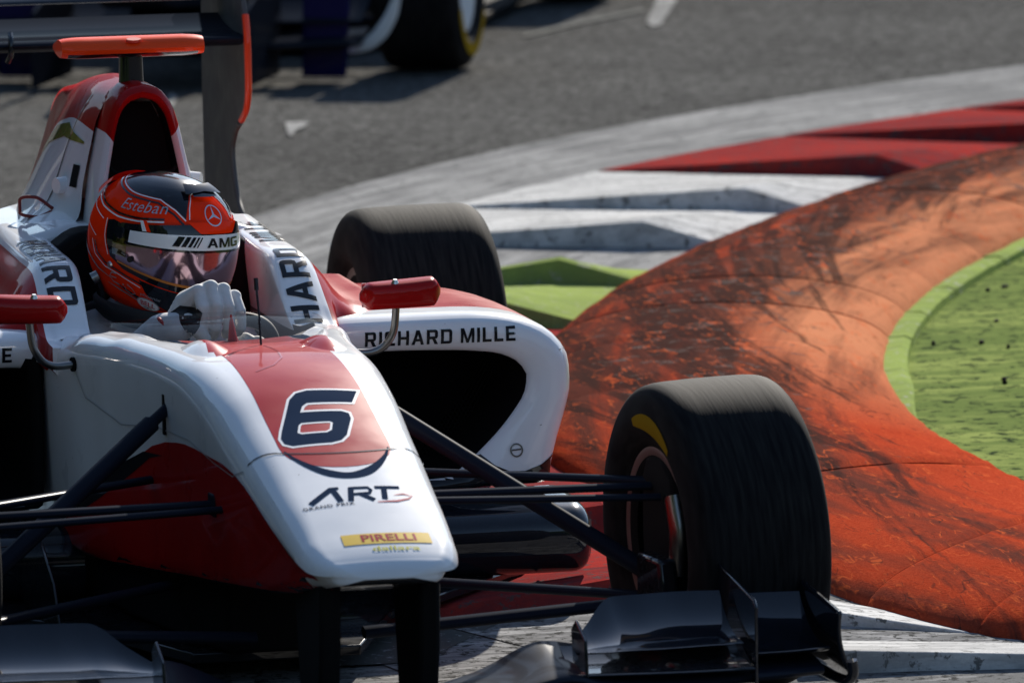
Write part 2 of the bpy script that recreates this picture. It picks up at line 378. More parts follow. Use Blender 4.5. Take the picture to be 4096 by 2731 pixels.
def sausage_mat():
    m = mat('orange_kerb_paint', (.6, .12, .04), .85, spec=0.); t, b = nodes(m)
    v = mapping(t)
    fine = noise_node(t, v, 150, 4, .7); med = noise_node(t, v, 17, 7, .68, .4)
    # tyre smears: streaks that follow the kerb's curve, some running diagonally off it
    g0 = t.nodes.new('ShaderNodeNewGeometry'); off = t.nodes.new('ShaderNodeVectorMath'); off.operation = 'SUBTRACT'; off.inputs[1].default_value = (KC[0], KC[1], 0); t.links.new(g0.outputs['Position'], off.inputs[0])
    sp_ = t.nodes.new('ShaderNodeSeparateXYZ'); t.links.new(off.outputs[0], sp_.inputs[0]); ln = t.nodes.new('ShaderNodeVectorMath'); ln.operation = 'LENGTH'; t.links.new(off.outputs[0], ln.inputs[0])
    an = t.nodes.new('ShaderNodeMath'); an.operation = 'ARCTAN2'; t.links.new(sp_.outputs[1], an.inputs[0]); t.links.new(sp_.outputs[0], an.inputs[1])
    ab0 = t.nodes.new('ShaderNodeMath'); ab0.operation = 'ABSOLUTE'; t.links.new(an.outputs[0], ab0.inputs[0])
    def smear(skew, fr, fa, det, seed):
        m1 = t.nodes.new('ShaderNodeMath'); m1.operation = 'MULTIPLY'; m1.inputs[1].default_value = skew; t.links.new(ab0.outputs[0], m1.inputs[0])
        a1 = t.nodes.new('ShaderNodeMath'); a1.operation = 'ADD'; t.links.new(m1.outputs[0], a1.inputs[0]); t.links.new(ln.outputs['Value'], a1.inputs[1])
        f1 = t.nodes.new('ShaderNodeMath'); f1.operation = 'MULTIPLY'; f1.inputs[1].default_value = fr; t.links.new(a1.outputs[0], f1.inputs[0])
        f2 = t.nodes.new('ShaderNodeMath'); f2.operation = 'MULTIPLY'; f2.inputs[1].default_value = fa; t.links.new(ab0.outputs[0], f2.inputs[0])
        cb = t.nodes.new('ShaderNodeCombineXYZ'); t.links.new(f1.outputs[0], cb.inputs[0]); t.links.new(f2.outputs[0], cb.inputs[1]); cb.inputs[2].default_value = seed
        return noise_node(t, cb.outputs[0], 1, det, .6, .25)
    s1 = smear(-.9, 9, 6, 4, 0.); s2 = smear(1.6, 18, 8, 4, 4.7)
    big = noise_node(t, v, 1.1, 3)
    # wear sits on the crest: height of the hump
    geo = t.nodes.new('ShaderNodeNewGeometry'); sx = t.nodes.new('ShaderNodeSeparateXYZ'); t.links.new(geo.outputs['Position'], sx.inputs[0])
    zz = t.nodes.new('ShaderNodeMapRange'); zz.inputs[1].default_value = .03; zz.inputs[2].default_value = .11; zz.inputs[3].default_value = -.16; zz.inputs[4].default_value = .07; t.links.new(sx.outputs[2], zz.inputs[0])
    def add(x, y):
        a = t.nodes.new('ShaderNodeMath'); a.operation = 'ADD'; t.links.new(x, a.inputs[0]); t.links.new(y, a.inputs[1]); return a.outputs[0]
    vd = t.nodes.new('ShaderNodeVectorMath'); vd.operation = 'DISTANCE'; vd.inputs[1].default_value = (KC[0], KC[1], 0.05); t.links.new(geo.outputs['Position'], vd.inputs[0])
    rr = t.nodes.new('ShaderNodeMapRange'); rr.inputs[1].default_value = 8.65; rr.inputs[2].default_value = 9.15; rr.inputs[3].default_value = -.06; rr.inputs[4].default_value = .09; t.links.new(vd.outputs['Value'], rr.inputs[0])
    ya = t.nodes.new('ShaderNodeMapRange'); ya.inputs[1].default_value = 1.6; ya.inputs[2].default_value = 3.2; ya.inputs[3].default_value = -.012; ya.inputs[4].default_value = .02; t.links.new(sx.outputs[1], ya.inputs[0])
    zr = t.nodes.new('ShaderNodeMath'); zr.operation = 'ADD'; t.links.new(rr.outputs[0], zr.inputs[0]); t.links.new(ya.outputs[0], zr.inputs[1])
    s1 = add(s1, zr.outputs[0]); s2 = add(s2, zr.outputs[0])
    base = ramp(t, fine, [(.3, (.31, .035, .015)), (.7, (.44, .072, .030))])
    base = mixc(t, 1, base, ramp(t, big, [(.3, .82), (.7, 1.1)]), 'MULTIPLY')
    # dusty, bleached paint on the inner flank, plus sun glare mixed into the colour
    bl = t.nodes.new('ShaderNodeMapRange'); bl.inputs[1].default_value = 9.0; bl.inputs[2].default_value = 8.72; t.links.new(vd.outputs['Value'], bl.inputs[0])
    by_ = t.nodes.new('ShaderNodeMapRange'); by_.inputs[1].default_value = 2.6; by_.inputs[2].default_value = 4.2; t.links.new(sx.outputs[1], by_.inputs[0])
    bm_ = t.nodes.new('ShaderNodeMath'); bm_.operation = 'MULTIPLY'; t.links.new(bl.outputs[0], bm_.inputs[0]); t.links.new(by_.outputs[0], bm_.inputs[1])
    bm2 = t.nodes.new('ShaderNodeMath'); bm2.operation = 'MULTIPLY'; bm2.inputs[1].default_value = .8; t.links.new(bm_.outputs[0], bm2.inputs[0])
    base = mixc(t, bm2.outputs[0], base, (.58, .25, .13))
    rubber = ramp(t, add(s1, zz.outputs[0]), [(.40, 0.), (.62, .88)])
    base = mixc(t, rubber, base, (.070, .034, .027))
    r2_ = ramp(t, add(s2, zz.outputs[0]), [(.54, 0.), (.64, .75)])
    base = mixc(t, r2_, base, (.035, .024, .021))
    ya2 = t.nodes.new('ShaderNodeMath'); ya2.operation = 'MULTIPLY_ADD'; ya2.inputs[1].default_value = 1.3; ya2.inputs[2].default_value = -.025; t.links.new(ya.outputs[0], ya2.inputs[0])
    med2 = add(med, ya2.outputs[0])
    ch = ramp(t, add(med2, zz.outputs[0]), [(.62, 0.), (.66, .8)])
    base = mixc(t, ch, base, ramp(t, fine, [(.35, (.045, .035, .032)), (.65, (.17, .13, .115))]))
    # gouges: thin lines where a stretched noise crosses its middle, showing bright orange or dark rubber
    for rot_, sc3, cc_, wd3, off3 in ((R(-38), (7, 1.3, 3), (.55, .11, .035), .011, .0), (R(-12), (8, 1.0, 3), (.50, .09, .03), .009, 7.3), (R(62), (6, 1.6, 3), (.030, .022, .02), .005, 3.1), (R(-70), (6, 1.2, 3), (.025, .02, .02), .005, 11.)):
        nz = noise_node(t, mapping(t, sc3, (0, 0, rot_)), 1.7, 3, .55, .2+off3*.02)
        ab = t.nodes.new('ShaderNodeMath'); ab.operation = 'SUBTRACT'; ab.inputs[1].default_value = .5; t.links.new(nz, ab.inputs[0])
        a2 = t.nodes.new('ShaderNodeMath'); a2.operation = 'ABSOLUTE'; t.links.new(ab.outputs[0], a2.inputs[0])
        mk = ramp(t, a2.outputs[0], [(wd3*.4, 1.), (wd3*1.2, 0.)])
        br_ = ramp(t, med, [(.46, 0.), (.60, .7)])
        mm_ = t.nodes.new('ShaderNodeMath'); mm_.operation = 'MULTIPLY'; t.links.new(mk, mm_.inputs[0]); t.links.new(br_, mm_.inputs[1])
        base = mixc(t, mm_.outputs[0], base, cc_)
    t.links.new(base, b.inputs['Base Color'])
    p = bumpn(t, b, fine, .6, .005); p = bumpn(t, b, med, .25, .010, p); bumpn(t, b, ch, -.5, .004, p)
    return m
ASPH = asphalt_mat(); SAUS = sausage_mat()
KWHITE = paint_mat('kerb_white', (.60, .60, .59), (.16, .16, .155), .75, R(40), dirt=(.22, .22, .22))
KAPR = paint_mat('kerb_apron_white', (.30, .30, .295), (.12, .12, .118), .8, R(43), .8, dirt=(.10, .10, .10), polar=True)
KWORN = paint_mat('kerb_white_worn', (.34, .34, .34), (.06, .06, .058), 1.25, R(25), 1.3, dirt=(.11, .11, .11))
KRED = paint_mat('kerb_red', (.31, .036, .030), (.10, .06, .06), .95, R(60), dirt=(.11, .03, .035))
KGREEN = paint_mat('kerb_green', (.27, .34, .10), (.30, .32, .22), .7, R(40), dirt=(.17, .22, .08))
RGREEN = paint_mat('runoff_green', (.24, .29, .09), (.035, .05, .025), 1.1, R(-60), .8, dirt=(.085, .125, .04))
CONC = paint_mat('worn_concrete', (.11, .108, .10), (.28, .28, .28), .6, R(20), 1.6, dirt=(.09, .09, .088))

# ground sheet to the horizon, the track
me = [(-900, -600, GZ-.006), (900, -600, GZ-.006), (900, 1500, GZ-.006), (-900, 1500, GZ-.006)]
structure(mesh('asphalt_track', me, [(0, 1, 2, 3)], ASPH, smooth=False))
def ring(name, r0, r1, a0, a1, z, material, n=80, m=6):
    G = np.zeros((n, m, 3))
    for j in range(n):
        a = a0+(a1-a0)*j/(n-1); q0 = r0(a) if callable(r0) else r0; q1 = r1(a) if callable(r1) else r1
        for i in range(m): G[j, i] = pol(q0+(q1-q0)*i/(m-1), a, z)
    return grid(name, G, material)
def outer_edge(a): return 10.86+max(0, (147-a))*.013-max(0, a-178)*.012
flat_far = structure(ring('kerb_apron', 9.0, outer_edge, 100, 186, GZ-.001, KAPR))
flat_near = structure(ring('worn_kerb_apron', 9.0, outer_edge, 186.02, 215, GZ-.001, KWORN, 40))
conc = structure(mesh('concrete_strip', [(-1.2, .45, GZ+.003), (.30, .46, GZ+.003), (.62, 1.0, GZ+.003), (.70, 1.32, GZ+.003), (-1.2, 1.6, GZ+.003)], [(0, 1, 2, 3, 4)], CONC, smooth=False))
structure(mesh('expansion_joint', [(.36, 1.02, GZ+.0045), (.385, 1.03, GZ+.0045), (.585, .44, GZ+.0045), (.565, .43, GZ+.0045)], [(0, 3, 2, 1)], KWORN, smooth=False))
structure(mesh('grass_verge', [(-60, -60, GZ-.002), (-13, -60, GZ-.002), (-13, 90, GZ-.002), (-60, 90, GZ-.002)], [(0, 1, 2, 3)], mat('verge_grass', (.07, .11, .025), .9, vary=(2, .4), spec=.1), smooth=False))
# saw-tooth kerb ridges
kerb = empty('ridged_kerb', pol(9.8, 160, GZ)); structure(kerb)
def ridge(a_near, a_far, hmax, m, r_in=9.26, r_top=9.52, r_out=10.40):
    rs = np.r_[r_in, (r_in+r_top)/2, np.linspace(r_top, r_out, 9)]; nr = len(rs); V = []; F = []
    def h(r):
        if r < r_top: return hmax*min(1, max(0, (r-r_in)/(r_top-r_in)))
        return hmax*(1-(r-r_top)/(r_out-r_top))
    for r in rs:
        z = h(r)+.002; sk = (r-9.6)*.5
        V += [pol(r, a_near+sk-.02, GZ), pol(r, a_near+sk-.08, GZ+z*.93), pol(r, a_near+sk-.25, GZ+z), pol(r, (a_near+a_far)/2+sk, GZ+z*.62), pol(r, a_far+sk+.1, GZ+z*.12), pol(r, a_far+sk+.1, GZ)]
    for i in range(nr-1):
        for k in range(5): F.append((i*6+k, i*6+k+1, i*6+k+7, i*6+k+6))
    o = fix(mesh('kerb_ridge', V, F, m, kerb), R(12)); o.matrix_parent_inverse = Matrix.Translation(-kerb.location); return o
BASES = [121.5, 127.2, 132.7, 138.9, 144.6, 149.8, 155.2, 160.6, 166.0, 171.3, 176.5, 181.8, 186.6, 191.4, 196.4, 201.5]
for i in range(1, len(BASES)):
    a = BASES[i]; c = KRED if a < 141 else KWHITE if a < 152 else KGREEN if a < 163 else KRED if a < 188 else KWORN
    hh = .075
    if 168 < a < 178: hh = .006
    if a > 188: hh = .010
    ridge(a, 152.9 if a == 155.2 else BASES[i-1], hh, c, r_out=10.40 if a < 152 or a > 163 else 9.95)
# white kerb ridges in front of the sausage's near end
def wedge(name, P, hh, m):
    a, b, c, d = P   # a,b near edge (face), c,d far edge
    V = [(*a, GZ), (*b, GZ), (*c, GZ), (*d, GZ), (*a, GZ+hh), (*b, GZ+.004), (*c, GZ+.004), (*d, GZ+.004)]
    o = mesh(name, V, [(0, 1, 5, 4), (1, 2, 6, 5), (2, 3, 7, 6), (3, 0, 4, 7), (4, 5, 6, 7)], m, kerb, smooth=False)
    fix(o); bevel_mod(o, .006, 2); o.matrix_parent_inverse = Matrix.Translation(-kerb.location); return o
wedge('kerb_ridge', [(.90, .74), (1.37, .46), (1.30, .75), (1.05, 1.25)], .065, KWHITE)
wedge('kerb_ridge', [(.95, .10), (1.95, -.05), (1.75, .16), (1.0, .52)], .05, KWHITE)
# sausage kerb, in segments
OUT = np.array([(2.75, -.55), (2.05, -.10), (1.62, .21), (1.43, .39), (1.31, .60), (1.235, 1.03), (1.13, 1.9), (1.10, 2.8), (1.26, 3.94), (1.55, 4.88), (1.98, 5.88), (2.54, 6.88), (3.22, 7.88), (4.10, 8.88), (5.30, 9.88), (7.0, 10.78)])
INN = np.array([(3.3, .15), (2.75, .55), (2.36, 1.0), (2.2, 1.25), (2.12, 1.5), (2.05, 1.8), (1.985, 2.25), (1.99, 2.75), (2.12, 3.75), (2.36, 4.65), (2.72, 5.55), (3.22, 6.5), (3.86, 7.45), (4.65, 8.35), (5.7, 9.2), (7.2, 10.05)])
NS = 260
OUTs, INNs = spl(OUT, NS), spl(INN, NS)
# re-pair by chord parameter so cross-sections stay radial
INNs = herm(np.linspace(0, 1, len(INN)), INN, np.linspace(0, 1, NS)); OUTs = herm(np.linspace(0, 1, len(OUT)), OUT, np.linspace(0, 1, NS))
sausage = tag(empty('sausage_kerb', (1.6, 2.6, GZ)), 'bulging orange sausage kerb scuffed with black tyre marks, curving round the green run-off', 'kerb')
cuts = [0, 34, 58, 80, 104, 131, 143, 155, 164, 173, 184, 196, 210, 226, 242, 259]
for a, b in zip(cuts[:-1], cuts[1:]):
    n = b-a+1; idx = np.linspace(a+(.14 if a == 155 else .03), b-(.14 if b == 155 else .03), n); nu = 25; G = np.zeros((n, nu, 3))
    for j, q in enumerate(idx):
        i0 = int(q); f = q-i0; i1 = min(i0+1, NS-1)
        o_ = OUTs[i0]*(1-f)+OUTs[i1]*f; i_ = INNs[i0]*(1-f)+INNs[i1]*f
        edge = min(j, n-1-j); hk = float(np.interp(q, [0, 90, 150, 260], [.085, .09, .13, .13]))
        for i in range(nu):
            s = .5-.5*math.cos(math.pi*i/(nu-1)); z = hk*math.sin(math.pi*i/(nu-1))**.85
            if edge == 0: z -= .006
            z *= 1+.02*math.sin(a*1.7)
            p = o_*(1-s)+i_*s; G[j, i] = (p[0], p[1], GZ-.004+max(0, z+(rng.normal()*.0016 if 0 < edge and 1 < i < nu-2 else 0)))
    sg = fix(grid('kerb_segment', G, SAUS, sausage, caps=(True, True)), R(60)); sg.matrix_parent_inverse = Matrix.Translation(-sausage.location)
# green edging blocks along the inner side and the painted run-off
edging = tag(empty('kerb_edging', (2.3, 4.2, GZ)), 'low lime-green kerb edging between the orange sausage kerb and the green run-off', 'kerb edging')
eb = [131, 143, 155, 164, 173, 184, 196, 210, 226]
for a, b in zip(eb[:-1], eb[1:]):
    n = 8; G = np.zeros((n, 5, 3))
    for j in range(n):
        q = a+.12+(b-a-.24)*j/(n-1); i0 = int(q); f = q-i0; p = INNs[i0]*(1-f)+INNs[i0+1]*f; t_ = INNs[i0+1]-INNs[i0]; t_ /= np.linalg.norm(t_); nn = np.array([t_[1], -t_[0]])
        for i, (dd, z) in enumerate([(-.03, 0), (-.03, .026), (.028, .030), (.046, .022), (.05, 0)]):
            tp = min(1, .15+(q-131)/9); qq = p+nn*dd*tp; G[j, i] = (qq[0], qq[1], GZ+z*tp+rng.normal()*.0012)
    o = fix(grid('edging_block', G, KGREEN, edging, caps=(True, True)), R(30)); o.matrix_parent_inverse = Matrix.Translation(-edging.location)
n = 120; G = np.zeros((n, 20, 3))
for j in range(n):
    i0 = int(j*(NS-1)/(n-1)); p = INNs[i0]
    for i in range(20):
        k = (i/19)**1.5; q = p*(1-k)+np.array([14., 2.5])*k; G[j, i] = (q[0], q[1], GZ+.004)
structure(grid('green_runoff', G, RGREEN))
# rubber crumbs on the green
bmc = bmesh.new()
for k in range(60):
    a = random.random(); p = np.array([2.15+1.3*random.random(), 1.9+3.9*a])
    i0 = np.argmin(abs(INNs[:, 1]-p[1])); x = max(p[0], INNs[i0, 0]+.10+.9*random.random()**2)
    m_ = Matrix.Translation((x, p[1], GZ+.008)) @ Matrix.Rotation(random.random()*6, 4, 'Z') @ Matrix.Diagonal((random.uniform(.006, .014), random.uniform(.005, .010), random.uniform(.004, .008), 1))
    bmesh.ops.create_icosphere(bmc, subdivisions=1, radius=1, matrix=m_)
mm = bpy.data.meshes.new('rubber_crumbs'); bmc.to_mesh(mm); bmc.free(); mm.materials.append(MATTEB)
oc = bpy.data.objects.new('rubber_crumbs', mm); col.objects.link(oc); stuff(oc); oc['label'] = 'small black rubber crumbs scattered on the green run-off'; oc['category'] = 'rubber crumbs'
# the park's woods round the circuit, out of view, added to block low sky
LEAF = mat('wood_leaves', (.035, .055, .018), .9, spec=.1, vary=(.4, .5), bump=(1.2, 1., .5))
bmw = bmesh.new()
for k in range(300):
    a = 2*math.pi*k/300+random.uniform(-.01, .01); rr_ = random.uniform(82, 110); hgt = random.uniform(11, 17)
    mt = Matrix.Translation((rr_*math.cos(a), 5+rr_*math.sin(a), hgt*.48)) @ Matrix.Rotation(random.random()*6, 4, 'Z') @ Matrix.Diagonal((random.uniform(3, 4.6), random.uniform(3, 4.6), hgt*.52, 1))
    g_ = bmesh.ops.create_icosphere(bmw, subdivisions=3, radius=1, matrix=mt)
    for v in g_['verts']: v.co += Vector((random.uniform(-.5, .5), random.uniform(-.5, .5), random.uniform(-.5, .5)))
for k in range(70):  # nearer tall belt, out of view, added to cut sky light on the flank
    yy_ = -45+k*1.7+random.uniform(-.6, .6); hgt = random.uniform(14, 19)
    mt = Matrix.Translation((-22+random.uniform(-3, 2), yy_, hgt*.48)) @ Matrix.Diagonal((random.uniform(2.2, 3.4), random.uniform(2.2, 3.4), hgt*.52, 1))
    g_ = bmesh.ops.create_icosphere(bmw, subdivisions=3, radius=1, matrix=mt)
    for v in g_['verts']: v.co += Vector((random.uniform(-.4, .4), random.uniform(-.4, .4), random.uniform(-.4, .4)))
mw = bpy.data.meshes.new('sky_blocking_wood'); bmw.to_mesh(mw); bmw.free(); mw.materials.append(LEAF)
ow = bpy.data.objects.new('sky_blocking_wood', mw); col.objects.link(ow); stuff(ow); ow['label'] = 'unseen dark green wood round the circuit, added to block low sky'; ow['category'] = 'wood'
# paint marks on the track
TRACKW = paint_mat('track_white', (.50, .50, .48), (.09, .09, .088), 1.1, R(20), 1.5)
for P in ([(3.95, 13.9), (3.92, 13.68), (3.98, 13.79), (4.27, 14.75), (4.34, 15.08), (4.26, 15.0)], [(2.0, 10.71), (2.08, 10.71), (2.03, 10.55), (2.0, 10.51), (1.94, 10.29), (1.94, 10.36)], [(1.71, 11.29), (1.75, 11.36), (1.83, 11.71), (1.83, 11.84), (1.79, 11.69)], [(1.44, 11.66), (1.55, 11.94), (1.57, 11.88), (1.46, 11.49)]):
    structure(mesh('track_mark', [(x, y, GZ+.001) for x, y in P], [tuple(range(len(P)))], TRACKW, smooth=False))
structure(mesh('chalk_line', [(x, y, GZ+.001) for x, y in ((3.41, 13.55), (3.73, 14.04), (4.07, 14.45), (4.05, 14.34), (3.7, 13.89), (3.39, 13.44))], [(0, 1, 2, 3, 4, 5)], paint_mat('faded_line', (.20, .20, .18), (.09, .09, .09), .8), smooth=False))

# ================================================================== RACE CAR
car = tag(empty('race_car', (0, 0, GZ)), 'red and white open-wheel race car numbered 6 running over the kerb', 'race car')
CI = Matrix.Translation((0, 0, -GZ))
def part(o, parent=None):
    if o.parent is None: o.parent = car; o.matrix_parent_inverse = CI
    return o
# --- chassis: nose, footwell and open cockpit tub as one skin
def half(y, wd, zt, zb, rt, rb, crown, wb, xi=None, zi=None, rim=None):
    """half outline from the centre top outwards to the centre bottom"""
    P = []
    xin = xi if xi else wd*.55
    if zi is None: xin = min(xin, (wd-rt)*.80)
    zc = lambda x: zt-crown*(x/wd)**2
    if zi is None:
        P += [(xin*k/7, zc(xin*k/7)) for k in range(8)]
    else:
        P += [(0, zi), (xin*.5, zi), (xin*.9, zi+.01), (xin*.98, zi+.05), (xin, zi+.12), (xin, (zi+rim)/2+.05), (xin*.99, rim-.02), (xin+.002, rim-.004)]
    zt2 = zc(wd-rt) if zi is None else zt-crown
    x0 = P[-1][0]; z0 = P[-1][1]
    for k in range(1, 5):
        f = k/4; x = x0+(wd-rt-x0)*f; P.append((x, zc(x) if zi is None else z0+(zt2-z0)*(1-(1-f)**2)))
    for k in range(1, 9):
        a = math.pi/2*k/8; P.append((wd-rt+rt*math.sin(a), zt2-rt*(1-math.cos(a))))
    for k in range(1, 7):
        f = k/6; P.append((wd+(wb-wd)*f, zt2-rt+(zb+rb-zt2+rt)*f))
    for k in range(1, 5):
        a = math.pi/2*k/4; P.append((wb-rb+rb*math.cos(a), zb+rb-rb*math.sin(a)))
    P.append((0, zb))
    return [(x, y, z) for x, z in P]
ST = [ # y, w, zt, zb, rt, rb, crown, wb
    (-.718, .045, .347, .343, .002, .002, .001, .044), (-.714, .072, .357, .337, .008, .008, .002, .070), (-.706, .095, .366, .332, .015, .014, .003, .090), (-.691, .114, .375, .328, .023, .022, .005, .102),
    (-.666, .130, .387, .322, .032, .030, .008, .111), (-.635, .139, .399, .316, .037, .034, .009, .117), (-.60, .143, .411, .309, .042, .036, .010, .121), (-.50, .150, .444, .291, .050, .03, .011, .130),
    (-.38, .158, .478, .271, .060, .03, .014, .136), (-.25, .165, .515, .253, .066, .025, .017, .142), (-.12, .171, .549, .240, .068, .02, .020, .148),
    (0, .177, .581, .228, .068, .02, .021, .154), (.12, .183, .602, .215, .064, .02, .020, .162), (.3, .192, .613, .200, .056, .02, .012, .174),
    (.45, .201, .607, .184, .052, .02, .004, .187), (.58, .213, .595, .170, .050, .02, -.010, .199), (.68, .225, .583, .160, .048, .02, -.022, .211), (.77, .238, .573, .155, .046, .02, -.030, .224)]
secs = [half(*s, xi=.14) for s in ST]; T = [s[0] for s in ST]
for (y, wd, rim, xi) in [(.795, .243, .597, .165), (.86, .253, .592, .18), (.95, .27, .585, .195), (1.15, .283, .556, .20), (1.43, .288, .55, .20), (1.70, .285, .55, .20), (1.95, .28, .55, .20)]:
    secs.append(half(y, wd, rim+.004, .15-.02*(y-.7), .045, .02, .012, wd-.015, xi=xi, zi=.24, rim=rim)); T.append(y)
secs = np.array(secs); full = np.concatenate([secs, (secs*np.array([-1, 1, 1]))[:, -2:0:-1]], axis=1)
NH = secs.shape[1]; nf = full.shape[1]
q = np.unique(np.concatenate([np.linspace(T[0], T[-1], 120), T, np.linspace(-.718, -.6, 22)]))
G = herm(T, full, q)
def chm(j, i, c):
    k = i if i < NH else nf-i-1
    if (k >= NH-6 and -.6 < q[j] < 1.0) or (k >= NH-3 and q[j] <= -.6): return 2  # carbon black underside; under the nose, shade and reflection painted into the colour
    return 1 if (k < 7 and q[j] >= .769) else 0
chassis = part(fix(grid('chassis', G, closed_u=True, caps=(True, True), mats=[WHITE, INTER, CARBON], mfun=chm), R(55)))
BV = bvh_of(chassis)
down = projector(BV, (0, 0, 2), (1, 0, 0), (0, 1, 0), (0, 0, -1), .0005)
down2 = projector(BV, (0, 0, 2), (1, 0, 0), (0, 1, 0), (0, 0, -1), .0009)
down3 = projector(BV, (0, 0, 2), (1, 0, 0), (0, 1, 0), (0, 0, -1), .0013)
def rounded_end(hw, y0, y1, ytip, n=14):
    L = [(-hw*1.05, y1), (-hw, .2), (-hw, y0)]
    L += [(-hw*math.cos(math.pi*k/n), y0-(y0-ytip)*math.sin(math.pi*k/n)**.85) for k in range(1, n)]
    L += [(hw, y0), (hw, .2), (hw*1.05, y1)]
    return L
part(place('red_stripe', art([[rounded_end(.100, -.240, .76, -.348)]], .016), down, RED, chassis))
# navy arc under the stripe
arc = [(-.094+.188*k/20, -.262-.122*math.sin(math.pi*k/20)**.75) for k in range(21)]
part(place('navy_arc', art([stripe(arc, [.003, .014, .024, .024, .024, .014, .003])], .012), down2, NAVY, chassis))
# dark edge lines of the stripe by the cockpit
for s in (-1, 1):
    part(place('navy_edge', art([[[(s*.109, .755), (s*.140, .755), (s*.132, .66), (s*.122, .57), (s*.108, .50)]]], .016), down2, NAVY, chassis))
# number 6, drawn as italic numeral: u across (car left positive), v towards the cockpit
def six():
    outer = [(-.070, -.062), (-.050, -.078), (-.040, -.080), (.022, -.080), (.040, -.074), (.050, -.060), (.057, -.012), (.053, .002), (.040, .008), (-.018, .008), (-.012, .030), (-.002, .040), (.012, .042), (.074, .042), (.086, .078), (.0, .078), (-.026, .072), (-.042, .052), (-.072, -.040)]
    return outer
o6 = [(-.080, -.052), (-.074, -.068), (-.058, -.077), (.018, -.077), (.038, -.071), (.050, -.056), (.063, -.006), (.060, .010), (.046, .016), (-.036, .016), (-.030, .034), (-.020, .042), (.070, .043), (.083, .079), (-.018, .079), (-.040, .072), (-.054, .054), (-.076, -.030)]
hole = [(-.046, -.042), (-.038, -.047), (.012, -.047), (.022, -.040), (.026, -.018), (.020, -.014), (-.036, -.014), (-.042, -.020)]
def grow(loop, d):
    P = np.array(loop); n = len(P); area = sum(P[i][0]*P[(i+1) % n][1]-P[(i+1) % n][0]*P[i][1] for i in range(n)); sg = 1 if area > 0 else -1; out = []
    for i in range(n):
        a = P[i]-P[i-1]; b = P[(i+1) % n]-P[i]; a = a/np.linalg.norm(a); b = b/np.linalg.norm(b)
        n1 = np.array([a[1], -a[0]])*sg; n2 = np.array([b[1], -b[0]])*sg; m = n1+n2; m = m/max(.35, m@m)*2
        out.append(tuple(P[i]+m*d/1.0*.5*2*.5))
    return out
SIXY = -.128
def six_map(f): return lambda u, v: f(u*.92+v*.22-.004, SIXY+v*1.52)
part(place('number_outline', art([[grow(o6, .011), grow(hole, -.009)]], .012), six_map(down2), WPRINT, chassis))
part(place('number_six', art([[o6, hole]], .012), six_map(down3), NAVY, chassis))
# team lettering
def at_map(f, x0, y0, sv=1.6, rot=0): 
    return lambda u, v: f(x0+u*math.cos(rot)-v*math.sin(rot), y0+(v*math.cos(rot)+u*math.sin(rot))*sv)
AR = [stripe([(-.078, -.020), (-.030, .020)], .011)[0], stripe([(-.030, .020), (-.024, -.020)], .011)[0], stripe([(-.032, .020), (-.018, .020)], .007)[0],
      stripe([(-.006, -.020), (.004, .020)], .010)[0], stripe([(.002, .018), (.034, .018), (.037, .010), (.033, .001), (.004, -.001)], .007)[0], stripe([(.016, -.001), (.036, -.020)], .010)[0],
      stripe([(.046, .018), (.090, .018)], .008)[0], stripe([(.062, .016), (.055, -.018)], .010)[0]]
part(place('team_lettering', art([[l] for l in AR], .012), at_map(down2, -.013, -.462, 1.35), NAVY, chassis))
part(place('team_swoosh', art([stripe([(.040, -.026), (.075, -.024), (.098, -.016), (.106, -.008)], [.002, .005, .004, .001]), stripe([(.074, -.006), (.092, -.002), (.108, -.008)], [.001, .004, .001])], .012), at_map(down2, -.013, -.462, 1.35), REDP, chassis))
part(place('team_subtitle', text_bm('GRAND PRIX', .011, .01, .01, 0, 1.3, 1.15), at_map(down2, -.062, -.502, 1.4, .05), NAVY, chassis))
part(place('tyre_sponsor_panel', art([[[(-.078, -.012), (.078, -.012), (.078, .012), (-.078, .012)]]], .012), at_map(down2, .014, -.630, 1.5), YELP, chassis))
part(place('tyre_sponsor_lettering', text_bm('PIRELLI', .024, .01, .02, 0, 1.35), at_map(down3, .018, -.630, 1.35), REDP, chassis))
part(place('builder_lettering', text_bm('dallara', .026, .01, .012, 0, 1.25), at_map(down2, .024, -.664, .75), YEL2, chassis))
# nose joint and hatch seams as fine dark grooves
def ynose(x): return -.235-.055*(1-(x/.16)**2)
part(place('nose_joint', art([stripe([(x, ynose(x)) for x in np.linspace(-.155, .155, 24)], .004)], .012), down3, BLACKP, chassis))
part(place('access_seam', art([stripe([(0, .42), (.004, .30), (-.004, .22), (-.03, .16), (-.07, .125)], .003)], .012), down3, REDP, chassis))
